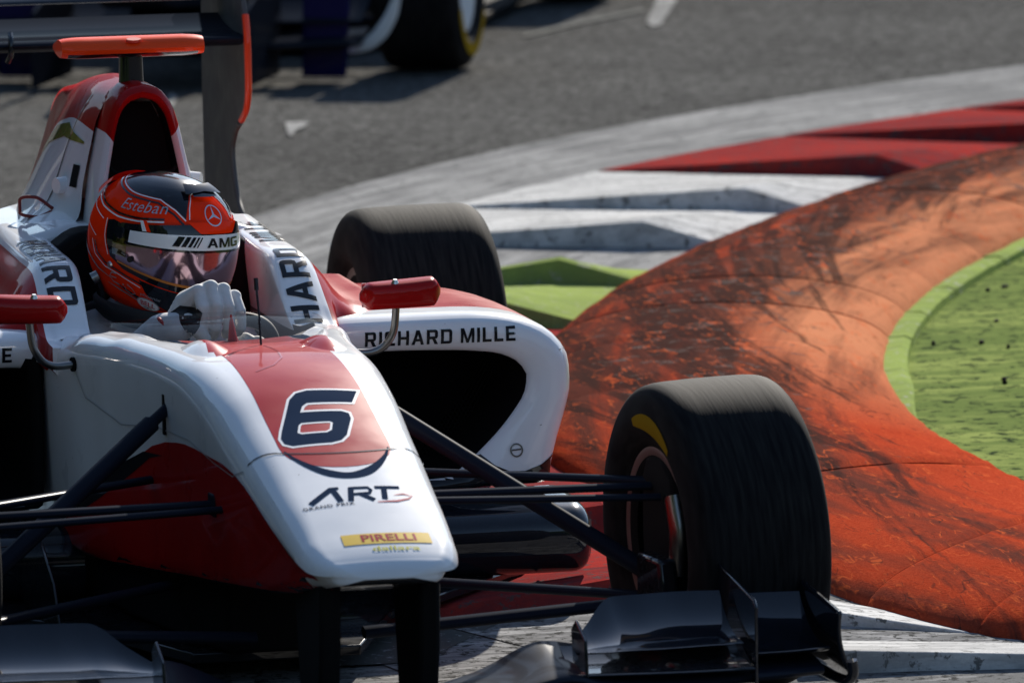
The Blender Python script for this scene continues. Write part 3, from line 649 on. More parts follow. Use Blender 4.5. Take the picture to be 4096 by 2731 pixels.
# flank: dark red lower panel, black flash, seams
for s in (-1, 1):
    side = projector(BV, (s*1.2, 0, 0), (0, 1, 0), (0, 0, 1), (-s, 0, 0), .0012)
    side2 = projector(BV, (s*1.2, 0, 0), (0, 1, 0), (0, 0, 1), (-s, 0, 0), .0022)
    poly = [(-.672, .318), (-.65, .336), (-.60, .354), (-.55, .369), (-.48, .389), (-.40, .410), (-.33, .428), (-.25, .446), (-.17, .458), (-.08, .463), (.03, .461), (.15, .460), (.24, .457), (.3, .452), (.4, .440), (.5, .420), (.65, .372), (.85, .300), (1.1, .222), (1.35, .165), (1.55, .135), (1.55, .128), (.9, .15), (.5, .185), (.2, .215), (0, .235), (-.25, .262), (-.5, .29), (-.63, .300)]
    part(place('red_flank', art([[poly]], .03), side, RED, chassis))
    part(place('black_flash', art([[[(.42, .412), (.52, .395), (.7, .33), (.95, .24), (1.2, .18), (1.3, .165), (1.0, .262), (.75, .35), (.56, .402)]]], .03), side2, BLACKP, chassis))
    part(place('hatch_seam', art([stripe([(1.0, .575), (.96, .52), (.90, .462), (.7, .435), (.45, .462), (.2, .470), (0, .455), (-.16, .452), (-.235, .47)], .002)], .03), side2, mat('seam_grey', (.30, .31, .32), .4), chassis))
    prism('rocker_slot', [(.385, .455), (.40, .455), (.40, .53), (.385, .53)], 'x', s*.150, s*.198, MATTEB, None, .001); part(bpy.context.scene.collection.objects[-1])
# white lip line along the nose's lower edge is the paint showing between the red flank and the top
# small bulges over the rockers on the scuttle
for s in (-1, 1):
    G = np.zeros((14, 20, 3))
    for j in range(14):
        for i in range(20):
            r = j/13; a = 2*math.pi*i/20; x = s*.112+.046*r*math.cos(a); y = .42+.14*r*math.sin(a)
            h = down(x, y); G[j, i] = (x, y, h[2]+.017*(1-r*r)**1.5-.003*r)
    part(fix(grid('rocker_bulge', G, closed_u=True, mats=[RED, WHITE], mfun=lambda j, i, c: 0 if abs(c[0]) < .117 else 1)))
# antenna fin and thin pitot rod
tube('antenna_fin', [(0, .735, .566), (0, .742, .588), (0, .750, .608), (0, .755, .628)], [.030, .017, .011, .003], RED, None, 16, (.45, 1)); part(col.objects[-1])
tube('pitot_rod', [(0, .445, .600), (0, .46, .66), (0, .485, .715)], [.0022, .0022, .0022], BLACKP); part(col.objects[-1])
tube('pitot_tip', [(0, .4815, .706), (0, .487, .728)], .0042, BLACKP); part(col.objects[-1])
# windscreen
bs_ = [(.213, 1.02, .590), (.195, .80, .596), (.150, .64, .598), (.08, .545, .600), (0, .51, .603)]
tp_ = [(.205, 1.05, .592), (.190, .93, .602), (.145, .855, .614), (.075, .82, .624), (0, .81, .628)]
bs_ = spl(bs_+[(-x, y, z) for x, y, z in bs_[-2::-1]], 50); tp_ = spl(tp_+[(-x, y, z) for x, y, z in tp_[-2::-1]], 50); G = np.zeros((50, 8, 3))
for j in range(50):
    for i in range(8):
        k = i/7; G[j, i] = bs_[j]*(1-k)+tp_[j]*k+np.array([0, 0, .012*math.sin(math.pi*k)*math.sin(math.pi*j/49)])
part(grid('windscreen', G, SCREEN))
# --- cockpit sides: head restraint ramps with the white sponsor strip and red fairing
RAMP = [(1.10, .537), (1.18, .545), (1.21, .556), (1.25, .582), (1.32, .628), (1.36, .652), (1.39, .664), (1.43, .669), (1.55, .672), (1.7, .677), (1.95, .685)]
def fairing(s):
    prof = dict(RAMP)
    S = []
    for y, zt in prof.items():
        k = (zt-.535)/.15; k2 = max(k, .02)
        P = [(.206, .40), (.204, .47), (.200, .53), (.200-.012*k, zt-.030*k2), (.203-.012*k, zt-.010*k2), (.213-.012*k, zt-.001), (.235-.01*k, zt+.001), (.262-.01*k, zt+.000), (.277-.008*k, zt-.003-.006*k), (.289-.008*k, zt-.022*k2-.002), (.302, zt-.045*k-.004), (.326, zt-.080*k-.006), (.355, zt-.106*k-.008), (.395, zt-.120*k-.008), (.450, zt-.126*k-.008), (.450, .525), (.30, .49)]
        xm = .289 if y < 1.2 else .298 if y < 1.30 else 9
        S.append([(s*min(x, xm), y, max(z, .530 if z < .527 else .5465) if x > .30 and y > 1.30 else z) for x, z in P])
    S = np.array(S); T_ = list(prof)
    # densify across
    t = np.linspace(0, 1, S.shape[1]); S = np.array([herm(t, r, np.linspace(0, 1, 66)) for r in S])
    def mf(j, i, c): return 0 if i < 36 else 1
    o = loft('head_restraint', T_, S, 70, closed_u=True, caps=(True, True), mats=[WHITE, RED], mfun=mf)
    return part(fix(o, R(60)))
fair = {s: fairing(s) for s in (1, -1)}
for s in (1, -1):
    bf = bvh_of(fair[s])
    pr = projector(bf, (0, 0, 2), (1, 0, 0), (0, 1, 0), (0, -.5, -1), .0015)
    # text runs up the ramp; map: u along the ramp (plan y), v across
    org = Vector((s*.238, 1.0, .545))
    Ly = np.array(RAMP); cum = np.r_[0, np.cumsum(np.hypot(np.diff(Ly[:, 0]), np.diff(Ly[:, 1])))]
    def fmap(u, v, s=s, bf=bf):
        d = (.335+u) if s > 0 else (.215-u)
        if d < 0 or d > cum[-1]: return None
        y = np.interp(d, cum, Ly[:, 0]); z = np.interp(d, cum, Ly[:, 1])
        x = s*.236+((-v) if s > 0 else (v))
        h = bf.ray_cast(Vector((x, y-.12, z+.30)), Vector((0, .12, -.30)).normalized(), .5)
        if h[0] is None: return None
        n = h[1] if h[1].z > 0 else -h[1]
        return tuple(h[0]+n*.0015)
    for word, du in (('RICHARD', -.185), ('MILLE', .287)):
        place('sponsor_lettering', glyphs(word, .056, .010, 1.10, .20), lambda u, v, fmap=fmap, du=du: fmap(u+du, v), BLACKP, fair[s])
# headrest pad, rear bulkhead
prism('headrest_pad', [(-.20, .40), (.20, .40), (.205, .66), (.15, .70), (-.15, .70), (-.205, .66)], 'y', 1.62, 1.74, MATTEB, None, .02); part(col.objects[-1])
prism('shoulder_deck', [(-.27, .60), (.27, .60), (.26, .672), (.15, .70), (-.15, .70), (-.26, .672)], 'y', 1.742, 2.25, WHITE, None, .015); part(col.objects[-1])
# --- roll hoop / airbox
def hoop_out(n=34):
    base = [(.112, .660), (.106, .72), (.096, .79), (.084, .85), (.072, .905), (.058, .945), (.036, .972), (.0, .983)]
    h = spl(base, n); return np.concatenate([h, (h*np.array([-1, 1]))[-2::-1]])
def hoop_in(n=34):
    base = [(.088, .665), (.082, .72), (.074, .79), (.064, .845), (.054, .892), (.043, .926), (.024, .948), (.0, .955)]
    h = spl(base, n); return np.concatenate([h, (h*np.array([-1, 1]))[-2::-1]])
ho, hi = hoop_out(), hoop_in()
rake = lambda z: 1.70+.16*(z-.85)*.3
loops = []
for k, (a, b) in enumerate([(1.0, .10), (1.0, .004), (.86, -.006), (.5, -.014), (.14, -.006), (0, .004), (0, .12)]):
    xz = hi+(ho-hi)*(1-a if k > 0 else 0) if False else hi*a+ho*(1-a)
    loops.append([(x, rake(z)+b, z) for x, z in xz])
hoop = part(fix(grid('airbox', np.array(loops), mats=[RED, WHITE, MATTEB], mfun=lambda j, i, c: 2 if j == 0 else (0 if ho[i, 1] > .893 else 1)), R(60)))
prism('airbox_throat', [(-.086, .668), (.086, .668), (.072, .79), (.052, .895), (.03, .94), (-.03, .94), (-.052, .895), (-.072, .79)], 'y', 1.775, 1.79, MATTEB, None, 0); part(col.objects[-1])
tube('intake_lip', [(-.066, 1.705, .815), (-.058, 1.70, .806), (0, 1.698, .804), (.058, 1.70, .806), (.066, 1.705, .815)], .0035, MATTEB, n=20); part(col.objects[-1])
# --- engine cover
def ec(y, pts):
    h = spl([(x, z) for x, z in pts], 30); f = np.concatenate([h, (h*np.array([-1, 1]))[-2::-1]])
    return [(x, y, z) for x, z in f]
EC = [(1.80, ec(1.80, [(.30, .655), (.20, .672), (.125, .70), (.108, .78), (.092, .85), (.074, .915), (.045, .96), (0, .984)])),
      (1.95, ec(1.95, [(.31, .645), (.235, .672), (.165, .72), (.135, .79), (.110, .86), (.080, .92), (.045, .962), (0, .982)])),
      (2.15, ec(2.15, [(.31, .61), (.24, .645), (.175, .71), (.132, .79), (.098, .86), (.066, .915), (.034, .952), (0, .965)])),
      (2.5, ec(2.5, [(.27, .53), (.20, .58), (.145, .65), (.10, .73), (.066, .80), (.040, .85), (.016, .895), (0, .915)])),
      (2.82, ec(2.82, [(.23, .44), (.17, .51), (.12, .57), (.08, .63), (.045, .70), (.020, .76), (.008, .82), (0, .852)])),
      (3.1, ec(3.1, [(.18, .36), (.14, .42), (.10, .48), (.07, .54), (.045, .59), (.025, .63), (.010, .66), (0, .68)]))]
ecover = part(fix(loft('engine_cover', [e[0] for e in EC], [e[1] for e in EC], 50, mats=[WHITE, RED], mfun=lambda j, i, c: 1 if 21 <= i <= 36 else 0)))
BE = bvh_of(ecover)
for s in (-1, 1):
    sp = projector(BE, (s*1.5, 0, 0), (0, 1, 0), (0, 0, 1), (-s, 0, 0), .0015)
    part(place('green_swoosh', art([stripe([(1.84, .855), (2.0, .868), (2.2, .840), (2.4, .775), (2.55, .69)], [.004, .028, .034, .026, .004])], .03), sp, mat('swoosh_olive', (.20, .20, .03), .3, coat=1), ecover))
    part(place('cover_seam', art([stripe([(1.93, .945), (1.935, .85), (1.94, .75), (1.945, .69)], .005)], .02), sp, BLACKP, ecover))
    bb = projector(BE, (s*1.5, 0, 0), (0, 1, 0), (0, 0, 1), (-s, 0, 0), .002)
    part(place('cover_vent', art([[[(1.83, .765), (1.865, .765), (1.865, .81), (1.83, .81)]]], .02), bb, MATTEB, ecover))
    h = BE.ray_cast(Vector((s*1.5, 1.90, .765)), Vector((-s, 0, 0)))
    c0 = h[0]; tube('tow_eye_boss', [tuple(c0+Vector((-s*.01, 0, 0))), tuple(c0+Vector((s*.016, -.012, .0)))], [.019, .016], WPRINT); part(col.objects[-1])
# tow strap loop on the picture-left flank
h = BE.ray_cast(Vector((-1.5, 1.90, .715)), Vector((1, 0, 0)))[0]
lp = [(h.x+.0, h.y, h.z+.003), (h.x-.03, h.y+.05, h.z+.022), (h.x-.055, h.y+.08, h.z+.012), (h.x-.055, h.y+.08, h.z-.012), (h.x-.03, h.y+.04, h.z-.018), (h.x+.0, h.y, h.z-.003)]
tube('tow_loop', lp, .0035, mat('tow_cord', (.16, .02, .02), .7), n=40); part(col.objects[-1])
# --- camera pod on its post
tube('camera_post', [(0, 1.83, .955), (0, 1.83, 1.03)], [.026, .024], GLOSSB, None, 20, (1, 1)); part(col.objects[-1])
sec = [(0, -.040), (.010, -.036), (.020, -.022), (.0235, .0), (.021, .035), (.012, .075), (.002, .105), (-.004, .105), (-.014, .07), (-.019, .03), (-.020, 0), (-.017, -.022), (-.009, -.035)]
G = np.zeros((24, len(sec), 3))
for j in range(24):
    x = -.146+.292*j/23; e = min(1, (min(j, 23-j)/3.))**.5; e = .82+.18*e
    for i, (z, y) in enumerate(sec): G[j, i] = (x, 1.825+y*e, 1.047+z*e)
part(fix(grid('camera_pod', G, closed_u=True, caps=(True, True), mats=[ORANGE, GLOSSB], mfun=lambda j, i, c: 1 if (6 <= i <= 11 and 0 < j < 22) else 0), R(50)))
tube('pod_badge', [(0, 1.79, 1.062), (0, 1.788, 1.0675)], [.016, .015], mat('badge_red', (.7, .04, .02), .4), None, 20, (1, .5)); part(col.objects[-1])
# --- mirrors
def mirror(s):
    root = None
    ns, nr = 22, 28; G = np.zeros((ns, nr, 3))
    for j in range(ns):
        f = j/(ns-1); x = .286+.160*f; e = min(1, min(f, 1-f)/.10); e = max(.05, e)**.45
        hh = .0275*e*(1+.10*(f-.5)); dd = .042*e*(1-.25*(2*f-1)**2)
        for i in range(nr):
            a = 2*math.pi*i/nr; cz = math.copysign(abs(math.sin(a))**.5, math.sin(a)); cy = math.copysign(abs(math.cos(a))**.8, math.cos(a))
            yy = cy*dd if cy < 0 else cy*.020*e
            G[j, i] = (s*x, .935+yy+.01*f, .629+hh*cz+.006*f)
    hs = part(fix(grid('mirror', G, RED, None, closed_u=True, caps=(True, True)), R(60)))
    hs['label'] = 'red wing mirror on a curved metal stalk'
    g = prism('mirror_glass', [(s*.295, .606), (s*.437, .612), (s*.437, .658), (s*.295, .652)], 'y', .958, .9605, METAL, hs, 0)
    tube('mirror_stalk', [(s*.268, .955, .520), (s*.30, .95, .518), (s*.33, .945, .527), (s*.350, .94, .553), (s*.357, .94, .590), (s*.358, .94, .605)], .0075, STEEL, hs, n=30)
    tube('mirror_foot', [(s*.262, .957, .520), (s*.276, .954, .520)], .014, MATTEB, hs)
    tube('mirror_screw', [(s*.352, .915, .655), (s*.352, .913, .663)], [.008, .004], METAL, hs)
for s in (1, -1): mirror(s)
# --- sidepods
def sidepod(s):
    def smooth_loop(pts, n=64):
        P = np.array(pts+pts[:1], float); t = np.linspace(0, 1, len(P))
        # closed catmull: pad
        Q = np.concatenate([P[-3:-1], P, P[1:3]]); tt = np.r_[0, np.cumsum(np.linalg.norm(np.diff(Q, axis=0), axis=1)+1e-6)]
        a, b = tt[2], tt[2+len(P)-1]; return herm(tt, Q, np.linspace(a, b, n+1)[:-1])
    # front-view loops (x,z): outer skin and inlet edge, both starting at the inner top and running outwards
    outer = [(.29, .548), (.40, .550), (.52, .550), (.62, .546), (.69, .530), (.742, .500), (.772, .455), (.776, .40), (.764, .345), (.748, .295), (.735, .245), (.724, .205), (.66, .200), (.56, .198), (.45, .196), (.34, .196), (.29, .20), (.285, .30), (.285, .42), (.286, .52)]
    inlet = [(.32, .478), (.40, .481), (.50, .479), (.58, .474), (.63, .466), (.665, .448), (.682, .42), (.676, .385), (.655, .352), (.625, .315), (.590, .280), (.550, .245), (.52, .225), (.48, .222), (.42, .220), (.36, .220), (.32, .222), (.312, .30), (.312, .40), (.314, .46)]
    o, i_ = smooth_loop(outer), smooth_loop(inlet)
    cx = np.array([.5, .38])
    L = []
    def put(xz, y): L.append([(s*x, y+(.0 if True else 0), z) for x, z in xz])
    put(cx+(i_-cx)*.90, 1.62); put(cx+(i_-cx)*.94, 1.40); put(i_, 1.27); put(i_, 1.245)
    put(i_*.75+o*.25, 1.228); put(i_*.5+o*.5, 1.224); put(i_*.22+o*.78, 1.230); put(o*.97+cx*.03, 1.248); put(o, 1.29)
    for y, kx, kz, dx in [(1.40, 1.0, 1.0, 0), (1.7, .985, .99, 0), (2.0, .90, .93, -.01), (2.3, .76, .82, -.03), (2.6, .60, .68, -.05), (2.85, .48, .55, -.06)]:
        a = o.copy(); a[:, 0] = .285+(a[:, 0]-.285)*kx+dx*(a[:, 0] > .3); a[:, 1] = .198+(a[:, 1]-.198)*kz; put(a, y)
    ys = [1.62, 1.40, 1.27, 1.245, 1.228, 1.224, 1.230, 1.248, 1.29, 1.40, 1.7, 2.0, 2.3, 2.6, 2.85]
    t = np.r_[0, np.cumsum(np.linalg.norm(np.diff(np.array(L), axis=0), axis=2).mean(1))]
    q_ = np.unique(np.concatenate([np.linspace(t[0], t[-1], 70), np.linspace(t[2], t[8], 24), t]))
    Gs = herm(t, np.array(L), q_); k2 = t[2]
    def mf(j, i, c):
        if q_[j] < t[3]-1e-6: return 2
        if abs(c[0]) < .325 and c[2] < .50: return 2
        if c[1] > 1.345 and o[i, 1] > .522: return 1
        if c[2] < .212: return 3
        return 0
    return part(fix(grid('sidepod', Gs, closed_u=True, mats=[WHITE, RED, MATTEB, CARBON], mfun=mf), R(65)))
pods = {s: sidepod(s) for s in (1, -1)}
for s in (1, -1):
    bp_ = bvh_of(pods[s]); pr = projector(bp_, (s*.545, 1.0, .512), (1, 0, 0), (0, 0, 1), (0, 1, 0), .0015)
    cx_ = .03 if s > 0 else -.0
    for word, du in (('RICHARD', -.0625), ('MILLE', .098)):
        place('sponsor_lettering', glyphs(word, .0285, .01, .86, .22), lambda u, v, pr=pr, s=s, du=du: pr(u+du-s*.042, v-.004), BLACKP, pods[s])
    # honeycomb radiator mesh deep in the duct: crossed wires on a panel
    rad = prism('radiator_panel', [(s*.30, .20), (s*.70, .20), (s*.70, .48), (s*.30, .48)], 'y', 1.60, 1.61, MATTEB, pods[s], 0)
    V = []; F = []
    def wire(a, b, y, r=.0011):
        k = len(V); a = np.array(a); b = np.array(b); d = (b-a)/np.linalg.norm(b-a); n_ = np.array([-d[1], d[0]])*r
        for p in (a-n_, a+n_, b+n_, b-n_): V.append((p[0], y, p[1]))
        F.append((k, k+1, k+2, k+3))
    for k in range(-26, 60):
        x0 = .32+k*.009
        for sg in (1, -1):
            a = [s*x0, .22]; b = [s*(x0+sg*.14), .46]
            if .31 < x0 < .68 and .31 < x0+sg*.14 < .70: wire(a, b, 1.46+.001*sg)
    mesh('radiator_mesh', V, F, mat('mesh_wire', (.008, .008, .0085), .6, spec=0.), pods[s], smooth=False)
    # quick-release fastener on the lower corner
    pr2 = projector(bp_, (s*.655, 1.0, .275), (1, 0, 0), (0, 0, 1), (0, 1, 0), .002)
    ringl = [(.013*math.cos(a), .014*math.sin(a)) for a in np.linspace(0, 2*math.pi, 20)[:-1]]; ringi = [(.010*math.cos(a), .011*math.sin(a)) for a in np.linspace(0, 2*math.pi, 20)[:-1]]
    part(place('fastener', art([[ringl, ringi], stripe([(-.009, 0), (.009, .002)], .003)], .02), pr2, STEEL, pods[s]))
    foot = [(.44, .18), (.78, .18), (.78, .272), (.735, .262), (.705, .244), (.672, .233), (.640, .234), (.612, .246), (.585, .268), (.560, .290), (.53, .275), (.47, .23)]
    pf = projector(bp_, (0, 1.0, 0), (1, 0, 0), (0, 0, 1), (0, 1, 0), .0012, .285)
    part(place('pod_foot', art([[[(s*x, z) for x, z in foot]]], .008), pf, CARBON, pods[s]))
    # panel line low on the nose of the pod
    pr3 = projector(bp_, (s*2, 0, 0), (0, 1, 0), (0, 0, 1), (-s, 0, 0), .0015)
    part(place('pod_seam', art([stripe([(1.235, .470), (1.4, .468), (1.8, .46)], .0025)], .03), pr3, GREYP, pods[s]))
# --- floor and leading-edge vanes
prism('floor', [(-.30, .75), (.30, .75), (.66, 1.20), (.72, 1.35), (.72, 2.6), (.45, 3.1), (-.45, 3.1), (-.72, 2.6), (-.72, 1.35), (-.66, 1.20)], 'z', .028, .046, CARBON, None, .003); part(col.objects[-1])
prism('splitter', [(-.16, .35), (.16, .35), (.30, .75), (-.30, .75)], 'z', .030, .050, CARBON, None, .003); part(col.objects[-1])
prism('keel', [(-.10, .30), (.10, .30), (.20, .80), (.24, 1.3), (-.24, 1.3), (-.20, .80)], 'z', .052, .19, MATTEB, None, .01); part(col.objects[-1])
for s in (1, -1):
    prof = [(1.30, .190), (1.22, .188), (1.14, .182), (1.09, .170), (1.065, .148), (1.06, .115), (1.065, .08), (1.08, .055), (1.10, .046)]
    P = spl([(y, z) for y, z in prof], 26); xs = np.r_[np.linspace(.24, .735, 26), np.linspace(.742, .772, 10)]; G = np.zeros((len(xs), 26, 3))
    for j, x in enumerate(xs):
        e = max(0, (x-.735)/.037)
        for i, (y, z) in enumerate(P):
            k = math.sqrt(max(0, 1-e*e)); zc = .118
            G[j, i] = (s*x, y+.03*(1-k)+(.02 if x > .7 else 0)*0, zc+(z-zc)*(.72+.28*k)+.004*(x-.5))
    part(fix(grid('floor_leading_edge', G, GLOSSB)))
    tube('edge_trim', [(s*.772, 1.10, .150), (s*.772, 1.095, .115), (s*.770, 1.105, .075)], .004, RIMM, n=12); part(col.objects[-1])
    # turning vane beside the footwell
    prism('turning_vane', [(.60, .05), (1.05, .05), (1.12, .10), (1.05, .20), (.85, .21), (.68, .14)], 'x', s*.36, s*.366, CARBON, None, .002); part(col.objects[-1])
# --- suspension
def arm(name, a, b, r=.0095, fl=(1.6, .8), mt=ARM): part(tube(name, [a, tuple((np.array(a)+np.array(b))/2), b], r, mt, None, 16, fl))
for s in (1, -1):
    arm('upper_wishbone', (s*.165, .05, .372), (s*.665, .020, .372)); arm('upper_wishbone', (s*.172, .55, .352), (s*.665, .035, .378))
    arm('steering_link', (s*.165, -.02, .372), (s*.640, -.055, .362), .0085)
    arm('lower_wishbone', (s*.10, .02, .128), (s*.64, .020, .160), .015, (1.5, .75)); arm('lower_wishbone', (s*.15, .55, .150), (s*.64, .045, .165), .012, (1.5, .75))
    arm('pushrod', (s*.190, .385, .505), (s*.235, .345, .478), .011, (1, 1)); arm('pushrod', (s*.228, .350, .482), (s*.635, .045, .212), .0165, (1.15, 1))
    for (x, y, z) in [(.166, .05, .372), (.173, .55, .352)]: part(box('wishbone_bracket', (s*x, y, z), (.016, .05, .042), ARM, None, .005))
    # rear suspension
    arm('rear_wishbone', (s*.16, 2.55, .36), (s*.62, 2.80, .36)); arm('rear_wishbone', (s*.16, 2.95, .36), (s*.62, 2.82, .36)); arm('rear_wishbone', (s*.16, 2.6, .15), (s*.62, 2.80, .17), .013); arm('driveshaft', (s*.12, 2.80, .27), (s*.64, 2.80, .29), .016, (1, 1))
# --- wheels
def wheel(name, c, r, wd, steer, camber, yellow=True):
    rt = empty(name, c, (0, camber, steer)); rt.parent = car; rt.matrix_parent_inverse = CI
    h = wd/2; rb = .168
    prof = [(-h*.80, rb-.004), (-h*.88, rb+.008), (-h*.99, rb+.035), (-h*1.02, (rb+r)/2), (-h*.99, r-.040), (-h*.93, r-.020), (-h*.86, r-.009), (-h*.74, r-.003), (-h*.4, r-.0005), (0, r), (h*.4, r-.0005), (h*.74, r-.003), (h*.86, r-.009), (h*.93, r-.020), (h*.99, r-.040), (h*1.02, (rb+r)/2), (h*.99, rb+.035), (h*.88, rb+.008), (h*.80, rb-.004)]
    pr = spl(prof, 70); ty = revolve('tyre', pr, TYRE, rt, 110)
    revolve('rim', [(-h*.78, rb-.030), (-h*.84, rb-.012), (-h*.86, rb+.002), (-h*.84, rb+.010), (-h*.80, rb+.004), (-h*.74, rb-.014), (-h*.3, rb-.022), (0, rb-.035), (h*.5, rb-.02), (h*.74, rb-.014), (h*.84, rb+.010), (h*.86, rb), (h*.78, rb-.02), (h*.5, rb-.05), (h*.45, .05), (h*.45, .0)], None, rt, 72, mats=[RIMM, MATTEB], mfun=lambda j, i, c_: 0 if 0 < i < 4 or 9 < i < 12 else 1)
    if yellow:
        for sgn in (-1, 1):
            for a0 in ((76, 126), (256, 306)) if sgn < 0 else ((20, 60), (200, 240)):
                V = []; F = []; n_ = 14
                for k in range(n_):
                    a = R(a0[0]+(a0[1]-a0[0])*k/(n_-1)); w0 = .014*math.sin(math.pi*(k+.5)/n_)**.6+.003
                    for rr in np.linspace(rb+.052-w0, rb+.052+w0, 5):
                        # sidewall axial position at this radius
                        sel = pr[(pr[:, 0] > h*.7) & (pr[:, 1] < r-.012)]; sel = sel[np.argsort(sel[:, 1])]; ax = np.interp(rr, sel[:, 1], sel[:, 0])+.0016
                        V.append((sgn*ax, rr*math.cos(a), rr*math.sin(a)))
                for k in range(n_-1):
                    for e_ in range(4): F.append((5*k+e_, 5*k+e_+1, 5*k+e_+6, 5*k+e_+5))
                mesh('yellow_marking', V, F, mat('tyre_yellow', (.26, .17, .015), .7, spec=0.), rt)
    return rt
FW = {}
for s in (1, -1):
    wl = wheel('front_wheel', (s*.757, .0, .279), .289, .262, R(6.5), R(-1.6*s)); FW[s] = wl
    rw_ = wheel('rear_wheel', (s*.780, 2.79, .293), .302, .306, 0, R(-1.0*s), False)
    # upright and brake duct sit inside the front rim
    G = prism('brake_duct', [(-.085, .13), (-.02, .165), (.055, .155), (.085, .11), (.095, .0), (.09, -.10), (.03, -.13), (-.06, -.12), (-.095, -.03)], 'x', -s*.112, -s*.05, MATTEB, wl, .014)
    prism('upright', [(-.03, -.13), (.03, -.13), (.04, .12), (-.04, .12)], 'x', -s*.058, s*.02, MATTEB, wl, .006)
    tube('brake_caliper', [(-s*.10, -.07, .09), (-s*.10, -.09, .02), (-s*.10, -.08, -.05)], .022, STEEL, wl, n=10)
    prism('cooling_scoop', [(-.10, -.02), (.02, -.02), (.03, -.14), (-.06, -.15), (-.11, -.10)], 'x', -s*.150, -s*.114, CARBON, wl, .008)
# --- front wing
wing = part(empty('front_wing', (0, -.45, .12)))
WI = Matrix.Translation((0, .45, -.12))
def wp(o): o.parent = wing; o.matrix_parent_inverse = WI; return o
def foil(n=15, t=.12, camber=-.10):
    """unit chord section: (c, z) loop starting at trailing edge over the top"""
    c = .5-.5*np.cos(np.linspace(0, math.pi, n)); yt = t/.2*(.2969*np.sqrt(c)-.126*c-.3516*c**2+.2843*c**3-.1036*c**4); yc = camber*4*c*(1-c)*.6
    up = np.c_[c, yc+yt][::-1]; lo = np.c_[c, yc-yt][1:]
    return np.concatenate([up, lo])
def plane(name, stations, material, t=.10, camber=-.10, n=50):
    """stations: (x, yLE, zLE, chord, pitch_deg); pitch raises the trailing edge"""
    fo = foil(15, t, camber); S = []
    for x, y, z, c, p in stations:
        a = R(p); S.append([(x, y+c*(f[0]*math.cos(a)-f[1]*math.sin(a)), z+c*(f[0]*math.sin(a)+f[1]*math.cos(a))) for f in fo])
    return fix(loft(name, [st[0] for st in stations], S, n, material=material, closed_u=True, caps=(True, True)), R(60))
mp = [(-.83, -.50, .105, .26, 6), (-.62, -.56, .105, .27, 6), (-.42, -.60, .112, .26, 8), (-.34, -.615, .130, .24, 8), (-.22, -.63, .108, .23, 3), (-.10, -.64, .088, .23, 1), (0, -.64, .084, .23, 0)]
mp = mp+[(-x, y, z, c, p) for x, y, z, c, p in mp[-2::-1]]
WINGM = mat('wing_satin', (.013, .016, .025), .45, coat=.14, coat_rough=.06)
wp(plane('main_plane', mp, WINGM, .11, -.06, 90))
for s in (1, -1):
    fl = [(s*.372, -.555, .168, .06, 8), (s*.41, -.555, .167, .12, 15), (s*.47, -.550, .167, .19, 21), (s*.53, -.545, .166, .195, 21), (s*.60, -.535, .166, .195, 21), (s*.675, -.530, .166, .19, 21)]
    if s < 0: fl = fl[::-1]
    wp(plane('flap', fl, GLOSSB, .05, -.22, 40))
    of = [(s*.705, -.520, .145, .24, 17), (s*.76, -.515, .145, .24, 17), (s*.84, -.505, .147, .23, 17)]
    if s < 0: of = of[::-1]
    wp(plane('outer_flap', of, GLOSSB, .06, -.25, 20))
    # lower second element seen under the flap
    lf = [(s*.36, -.60, .135, .16, 10), (s*.52, -.60, .132, .17, 10), (s*.68, -.59, .130, .17, 10)]
    if s < 0: lf = lf[::-1]
    wp(plane('second_element', lf, CARBON, .06, -.12, 24))
    wp(prism('inner_plate', [(-.56, .06), (-.18, .06), (-.15, .27), (-.20, .284), (-.55, .247), (-.565, .235)], 'x', s*.690-.003, s*.690+.003, GLOSSB, None, .002))
    wp(prism('strake', [(-.60, .13), (-.50, .13), (-.485, .20), (-.52, .222), (-.59, .195)], 'x', s*.375-.003, s*.375+.003, GLOSSB, None, .002))
    # outer endplate: curved sheet, concave outwards
    G = np.zeros((24, 18, 3))
    for j in range(24):
        y = -.54+.30*j/23
        for i in range(18):
            k = i/17; z = .080+.135*k; x = .845+.045*(1-k)**2.2+.004*k*k
            G[j, i] = (s*x, y+.04*(1-k), z+.02*j/23*k)
    ep = wp(grid('endplate', G, GLOSSB)); md = ep.modifiers.new('solid', 'SOLIDIFY'); md.thickness = .007; md.offset = 0
    wp(tube('endplate_foot', [(s*.868, -.545, .128), (s*.872, -.54, .105), (s*.868, -.50, .085), (s*.862, -.30, .08)], .010, GLOSSB, None, 12, n=20))
    wp(prism('wing_pylon', [(-.60, .09), (-.44, .09), (-.40, .290), (-.60, .322), (-.64, .325), (-.63, .2)], 'x', s*.088-.019, s*.088+.019, MATTEB, None, .008))
